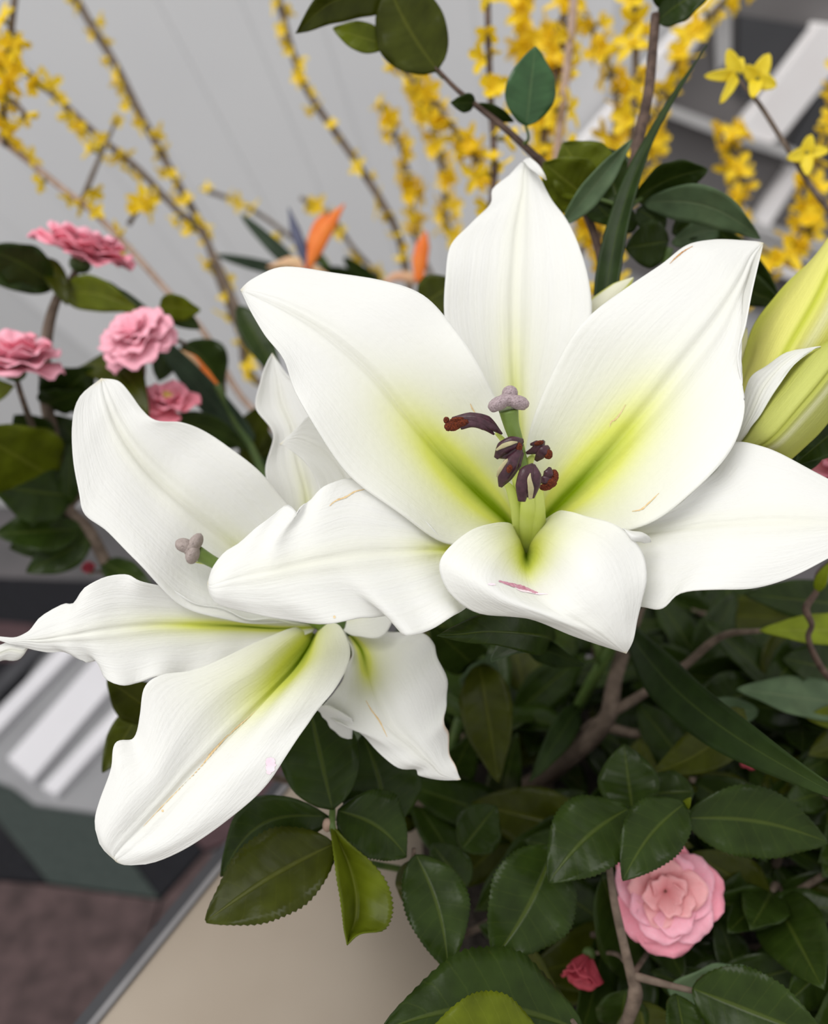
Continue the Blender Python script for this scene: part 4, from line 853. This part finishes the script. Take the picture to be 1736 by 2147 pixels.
b3 = empty('bird_of_paradise', P(500, 950, 560), 'bird of paradise with folded orange sepal over a dark strap leaf', 'bird of paradise')
blade(b3, 'sepal', [(455,808,520),(430,785,519),(405,755,518),(380,735,517)], [1.5,3.4,3.0,0.5], 'orange')
blade(b3, 'sepal', [(420,770,517),(400,750,516),(372,732,515)], [0.8,1.8,0.4], 'bract')
leaf(b3, (528,940,531), (325,700,512), 62, 'strap', shape='strap', roll=10, bend=0.03, fold=0.1)
tube('stalk', [P(455,806,520), P(490,880,527), P(530,945,530), P(600,1100,532), P(720,1350,545)], 0.0024, M['greenstem'], b3)
for q in ([(640,580,720),(505,450,735),32],[(600,570,715),(455,535,720),26],[(760,600,740),(640,570,730),60],[(800,610,745),(720,540,740),36],[(600,620,730),(520,690,735),36]):
    leaf(b1, q[0], q[1], q[2], 'strap' if q[2] < 34 else 'mid', shape='strap', roll=15, bend=0.08, solid=0.0008)

# ------------------------------------------------------------------ keeping stems, flowers and leaves of one plant clear of the next
from mathutils.bvhtree import BVHTree
OB = []
def register(v, f, root):
    v = np.asarray(v); OB.append((BVHTree.FromPolygons([tuple(q) for q in v], [tuple(int(i) for i in q) for q in f]), v.min(0), v.max(0), root))
def thick(v, f, m=0.0009):
    v = np.asarray(v); a = np.array([q[:4] for q in f]); n = np.cross(v[a[:, 2]]-v[a[:, 0]], v[a[:, 3]]-v[a[:, 1]]).sum(0); n /= np.linalg.norm(n)+1e-12
    k = len(v); c = v.mean(0); w = c+(v-c)*1.02
    return np.concatenate([v, w+n*m, w-n*m]), list(f)+[tuple(i+k for i in q) for q in f]+[tuple(i+2*k for i in q) for q in f]
def clear(v, f, root):
    v = np.asarray(v); lo, hi = v.min(0), v.max(0); b = None
    for t, l, h, r in OB:
        if r == root or (lo > h).any() or (hi < l).any(): continue
        if b is None: b = BVHTree.FromPolygons([tuple(q) for q in v], [tuple(int(i) for i in q) for q in f])
        if b.overlap(t): return False
    return True
bpy.context.view_layer.update()
for o in list(bpy.data.objects):
    if o.type != 'MESH' or o.get('kind') == 'structure' or o.name.startswith(('soil', 'ledge', 'body', 'panel', 'slab')): continue
    if len(o.data.vertices) > 9000 or len(o.data.polygons) == 0: continue
    mw = o.matrix_world; r = o
    while r.parent: r = r.parent
    V = [mw @ q.co for q in o.data.vertices]
    register([tuple(q) for q in V], [tuple(p.vertices) for p in o.data.polygons], r.name)
# ------------------------------------------------------------------ forsythia
def fors_mesh(kind, mat):
    r = random.Random(kind*31+5); V, F, FM = [], [], []
    for p in range(4):
        a = p*math.pi/2+r.uniform(-.15, .15); nu, nv = 4, 6; el = [0.25, 0.8, 0.5, 1.1][kind % 4]+r.uniform(-.15, .15); o = len(V); L_ = r.uniform(.9, 1.1)
        for i in range(nv):
            t = i/(nv-1)
            for j in range(nu):
                s = -1+2*j/(nu-1); wd = 0.25*math.sin(math.pi*min(.97, 0.12+t*0.80))
                x, y, z = t*L_*math.cos(el*(0.4+0.6*t)), s*wd, 0.1+t*L_*math.sin(el*(1-0.5*t))*0.9+0.10*s*s-0.03*t
                V.append((x*math.cos(a)-y*math.sin(a), x*math.sin(a)+y*math.cos(a), z))
        F += [tuple(k+o for k in q) for q in grid_faces(nv, nu)]; FM += [0]*((nv-1)*(nu-1))
    v, f = tube_vf([(0, 0, -0.35), (0, 0, -0.1), (0, 0, 0.12)], [0.05, 0.09, 0.13], 4, 7); o = len(V); V += [tuple(q) for q in v]; F += [tuple(k+o for k in q) for q in f]; FM += [1]*len(f)
    me = bpy.data.meshes.new('flower'); me.from_pydata(V, [], F); me.materials.append(M[mat]); me.materials.append(M['calyx'])
    me.polygons.foreach_set('use_smooth', [True]*len(me.polygons)); me.polygons.foreach_set('material_index', FM); return me
FM_ = [fors_mesh(k, 'yellow') for k in range(6)]
FV_ = [np.array([q.co for q in m.vertices]) for m in FM_]; FF_ = [[tuple(p.vertices) for p in m.polygons] for m in FM_]
def quat_to(d, spin):
    return Vector(d).normalized().to_track_quat('Z', 'Y').to_matrix().to_4x4() @ Matrix.Rotation(spin, 4, 'Z')
def forsythia(label, pts, rpx, nfl, size=0.0105, mat='bark', seed=0, t0=0.0, t1=1.0, root=True, group=None, sub=()):
    size *= 1.22 if pts[0][0] > 780 else 1.02; nfl = int(nfl*(1.6 if pts[0][0] > 780 else 1.2))
    r = random.Random(900+seed)
    allp = [P(*p) for p in pts]; rad = [rpx*p[2]/1000/FPX for p in pts]
    if root:                                   # carry the branch on down to the soil behind the lilies
        e = allp[-1]; rad += [rad[-1]*1.1]*3
        for k in range(60):
            s = np.array([r.uniform(-0.02, 0.24), r.uniform(0.40, 0.53), ZT+0.016]); w1 = e*0.62+s*0.38+np.array([r.uniform(-.01, .01), r.uniform(-.02, .02), 0.01]); w2 = e*0.25+s*0.75
            v, f = tube_vf(allp+[w1, w2, s], rad, None, 7)
            if clear(v, f, '#'): break
        allp += [w1, w2, s]
    o = empty('forsythia_branch', allp[-1], label, 'forsythia', group)
    v, f = tube_vf(allp, rad, None, 7); mk('stem', v, f, M[mat], o); register(v, f, o.name)
    for sp_ in sub: tube('side_twig', [P(*p) for p in sp_], [0.0022, 0.0018, 0.0012][:len(sp_)], M[mat], o, seg=6)
    c = cr([P(*p) for p in pts], 200) if len(pts) > 2 else np.linspace(P(*pts[0]), P(*pts[-1]), 200)
    segs = [c]+[cr([P(*p) for p in sp_], 100) for sp_ in sub]
    for k in range(nfl):
        if k % 4 == 3 and len(segs) > 1: cc_ = r.choice(segs[1:]); q = cc_[r.randrange(15, 100)]
        else:
            t = t0+(t1-t0)*(k+r.random())/nfl; q = c[min(199, int(t*199))]
        ki = r.randrange(6)
        for tr in range(10):
            d = np.array([r.uniform(-1, 1), r.uniform(-0.9, 0.35), r.uniform(-.8, .7)]); d /= np.linalg.norm(d); s = size*r.uniform(.65, 1.2)*(1-0.03*tr)
            mx = Matrix.Translation(Vector(q+d*s*0.30)) @ quat_to(d, r.uniform(0, 6.28)) @ Matrix.Scale(s, 4)
            A_ = np.array(mx); v = FV_[ki] @ A_[:3, :3].T+A_[:3, 3]
            if clear(v, FF_[ki], o.name): break
        else: continue
        register(v, FF_[ki], o.name)
        fo = bpy.data.objects.new('flower', FM_[ki]); col.objects.link(fo); fo.parent = o
        fo.matrix_local = Matrix.Translation(-o.location) @ mx
    return o
D = 830
forsythia('pale bare forsythia branch slanting past the side-on pink camellia', [(-60,255,640),(30,315,640),(130,395,640),(190,440,640),(270,520,640),(350,610,640),(430,700,640),(530,860,640)], 7, 9, 0.0105, 'pinkbark', 1, 0.05, 0.62)
forsythia('long forsythia branch with sparse flowers leaning from the wall towards the hanging lily', [(130,-60,D),(190,50,D),(245,140,D),(300,250,D),(370,380,D),(425,480,D),(465,600,D),(505,700,D),(540,800,D)], 8, 34, 0.0125, 'bark', 2)
forsythia('forsythia branch crossing the long sparse one, flowers thickest near its twig', [(-60,80,760),(40,140,760),(130,215,760),(205,285,760),(290,355,760),(370,440,760),(430,500,760)], 7, 26, 0.0125, 'bark', 3, sub=[[(170,425,650),(205,340,690),(245,250,750)],[(270,470,690),(300,420,700),(290,400,700)]])
forsythia('forsythia branch thick with clustered golden flowers beside the pale bare branch', [(35,-40,620),(25,50,620),(15,130,620),(5,210,620),(12,306,639)], 7, 24, 0.0115, 'bark', 4, 0.25, 1.0, root=False, sub=[[(15,120,620),(60,160,618),(95,190,616)],[(10,200,620),(45,230,616),(50,250,615)]])
forsythia('forsythia branch standing alone in the middle of the grey wall', [(560,-60,D),(585,0,D),(610,100,D),(650,200,D),(740,330,D),(820,460,D),(850,560,D)], 8, 26, 0.0115, 'bark', 5)
forsythia('short faint forsythia shoot in front of the wall beside the orange sepals', [(420,395,1000),(510,430,1000),(600,490,1000),(680,560,1000)], 5, 8, 0.012, 'bark', 6)
forsythia('low forsythia shoot behind the orange sepals', [(630,415,960),(690,450,960),(740,520,960),(800,590,960)], 5, 11, 0.012, 'bark', 7)
forsythia('forsythia shoot with dense small flowers rising left of the tall bare stem', [(805,220,900),(840,310,900),(865,400,900),(870,500,900)], 5, 20, 0.0115, 'bark', 8)
forsythia('forsythia shoot with dense flowers next to the top lily petal', [(860,170,900),(910,270,900),(930,380,900),(945,500,900)], 6, 26, 0.012, 'bark', 9)
forsythia('forsythia shoot flowering heavily below the big round leaf', [(815,115,700),(870,175,700),(930,240,700),(1000,340,700),(1040,440,700)], 5, 22, 0.0115, 'bark', 10)
forsythia('straight dark forsythia stem with few flowers crossing the round-leaved twig', [(1022,-60,560),(1024,80,560),(1030,220,560),(1036,330,560),(1030,430,560)], 7, 9, 0.0105, 'darkbark', 11)
forsythia('stout forsythia stem crowded with golden flowers above the single glossy leaf', [(1195,-60,680),(1178,60,680),(1165,150,680),(1145,260,680),(1130,400,680)], 8, 34, 0.0125, 'bark', 12)
forsythia('forsythia stem behind the single glossy leaf, flowering along its length', [(1075,-40,740),(1090,80,740),(1130,200,740),(1150,330,740),(1180,450,740)], 6, 28, 0.0125, 'bark', 13)
forsythia('pale smooth forsythia stem standing close to the stout golden one', [(1205,-60,600),(1200,40,600),(1190,130,600),(1170,300,600),(1160,420,600)], 9, 5, 0.0105, 'pinkbark', 14, 0.3, 1)
forsythia('forsythia shoot with clustered flowers left of the dark camellia twig', [(1230,30,740),(1260,110,740),(1290,190,740),(1285,290,740),(1250,400,740),(1230,500,740)], 6, 26, 0.0125, 'bark', 15)
forsythia('forsythia branch passing behind the dark camellia twig towards the window', [(1560,-40,760),(1500,20,760),(1430,110,760),(1380,220,760),(1350,330,760),(1300,450,760),(1260,560,760)], 6, 30, 0.0125, 'bark', 16)
forsythia('forsythia stem rising straight behind the dark camellia twig', [(1340,-60,640),(1335,60,640),(1330,180,640),(1320,320,640),(1260,480,640)], 7, 14, 0.012, 'bark', 17)
forsythia('forsythia shoot with flowers before the white window sill', [(1525,260,760),(1540,320,760),(1555,400,760),(1530,480,760),(1440,570,760),(1380,640,760)], 5, 24, 0.0125, 'bark', 18)
forsythia('forsythia branch glowing yellow at the window edge', [(1780,120,720),(1740,260,720),(1700,400,720),(1690,480,720),(1620,560,720),(1540,640,720)], 6, 30, 0.0125, 'bark', 19)
forsythia('low forsythia branch between the top lily petal and the upright blade', [(1210,400,620),(1240,470,620),(1270,540,620),(1280,620,620)], 6, 18, 0.0125, 'bark', 20)
# nearest forsythia twig: flowers with separate petals
ft = empty('forsythia_branch', P(1760, 480, 470), 'slim near forsythia twig with crisp lemon-yellow four-petalled flowers', 'forsythia')
twig(ft, [(1570,190,462),(1600,230,464),(1650,310,466),(1700,390,468),(1760,480,470),(1790,620,480)], [4,5,5,6,7,7], 'bark')
twig(ft, [(1600,226,464),(1578,205,462),(1548,165,460)], [3,3,3], 'bark', 'side_twig')
def crisp(cx, cy, d, petals):
    fl = bpy.data.objects.new('flower', None); col.objects.link(fl); fl.parent = ft
    v, f = blob(P(cx, cy, d+1), RT*0.0017, UP*0.0017, FW*0.0022); mk('throat', v, f, M['calyx'], fl)
    for (x, y, dd, wpx, rl) in petals:
        v, f, uv = leaf_vf(P(cx, cy, d), P(x, y, d+dd), wpx*d/1000/FPX, roll=rl, bend=0.06, fold=0.25, shape='strap', nu=7, nv=12)
        o = mk('petal', v, f, M['yellowfresh'], fl, uv=uv); sm = o.modifiers.new('thickness', 'SOLIDIFY'); sm.thickness = 0.0004
crisp(1545,157,458,[(1477,160,-3,24,0),(1526,103,-4,30,0),(1510,217,-8,24,30),(1556,120,6,20,0)])
crisp(1587,167,460,[(1612,112,-5,34,0),(1560,138,-3,30,0),(1578,205,-6,28,0),(1628,180,-3,32,0)])
crisp(1690,322,466,[(1700,282,-4,26,0),(1650,332,-4,28,0),(1694,368,-4,26,0),(1738,315,-2,26,20)])

# ------------------------------------------------------------------ deep shrub: whole camellia stems rooted in the soil, leaves kept clear of their neighbours
def shrub(x0, y0, x1, y1, d1, nl, mats, smin, smax, seed, label, group):
    r = random.Random(seed); ok = False; e0 = P(x1, y1, d1)
    for k in range(220):
        b = on_z(x0+r.uniform(-40, 40)*min(2.5, k/20+0.5*min(1, k)), y0, ZT+0.017); e = e0+np.array([r.uniform(-.02, .02), r.uniform(-.02, .02), r.uniform(-.015, .015)])*min(2, k/30+0.5*min(1, k))
        m = (b+e)/2+np.array([r.uniform(-.03, .03), r.uniform(-.02, .03), r.uniform(0, .03)])
        v, f = tube_vf([b, m, e], [0.0030, 0.0024, 0.0014], 18, 7)
        if clear(*tube_vf([b, m, e], [0.0038, 0.0032, 0.0022], 18, 7), ''): ok = True; break
    if not ok: return None
    o = empty('camellia_branch', b, label, 'camellia branch', group); nm = o.name
    c = cr([b, m, e], 60); mk('stem', v, f, M['bark'], o); register(v, f, nm)
    for k in range(nl):
        t0 = 0.25+0.75*(k+r.random()*0.6)/nl
        for tr in range(14):
            q = c[min(59, max(8, int((t0+r.uniform(-.05, .05)*min(1, tr))*59)))]
            ang = k*2.4+r.uniform(-.5, .5)*(1+tr*0.4); L_ = r.uniform(smin, smax)*(1-0.025*tr)
            dr = np.array([math.cos(ang), math.sin(ang)*0.8, r.uniform(-0.35, 0.55)]); dr /= np.linalg.norm(dr)
            v, f, uv = leaf_vf(q, q+dr*L_, L_*r.uniform(.42, .52), roll=r.uniform(-30, 30), bend=r.uniform(0.02, 0.12), fold=r.uniform(.08, .25), nv=16, nu=7, view=np.array([r.uniform(-.4, .4), -0.45+r.uniform(-.4, .3), 0.9]))
            rel = v-CAM; dep = rel @ FW; px = W_/2+FPX*(rel @ RT)/dep; py = H_/2-FPX*(rel @ UP)/dep
            if v[:, 2].min() < ZT+0.022 or (px < np.interp(py, [1500, 1750, 1850, 2147], [650, 760, 930, 1150])).any() or not clear(*thick(v, f), nm): continue
            lo = mk('leaf', v, f, M[r.choice(mats)], o, uv=uv); sm = lo.modifiers.new('thickness', 'SOLIDIFY'); sm.thickness = 0.0004; sm.offset = 0
            register(v, f, nm); break
    return o
LB1 = 'leafy camellia stem rooted in the shaded soil of the planter'
for i, (x0, y0, x1, y1, d1, nl) in enumerate([
 (1150,1650,1010,1500,480,12),(1200,1600,1120,1400,500,13),(1300,1650,1250,1480,475,13),(1420,1650,1400,1420,480,14),(1560,1650,1520,1420,470,14),(1700,1700,1660,1440,460,14),
 (1250,1900,1180,1700,430,13),(1400,1900,1420,1620,430,14),(1560,1900,1580,1680,420,14),(1720,1900,1700,1650,420,14),(1100,1850,1080,1720,440,13),(1000,1800,960,1640,440,12),
 (1300,2150,1240,1960,410,12),(1460,2150,1480,1900,405,14),(1620,2150,1640,1920,400,14),(1740,2200,1720,2020,390,14),(1180,2120,1130,1960,420,12),(1560,2250,1560,2060,390,12),
 (1250,1450,1180,1290,560,13),(1420,1450,1450,1280,560,13),(1620,1450,1600,1290,540,13),(1740,1450,1740,1260,520,13),(1050,1500,960,1380,540,12),(920,1600,850,1480,520,12),
 (1330,1430,1350,1330,600,12),(1550,1430,1520,1330,600,12),(880,1700,820,1600,470,11),(1650,2300,1690,2110,380,11)]):
    shrub(x0, y0, x1, y1, d1, nl, ['dark', 'dark', 'mid', 'dark', 'olive', 'mid'], 0.042, 0.066, 100+i, LB1, 'leafy stems filling the shrub')
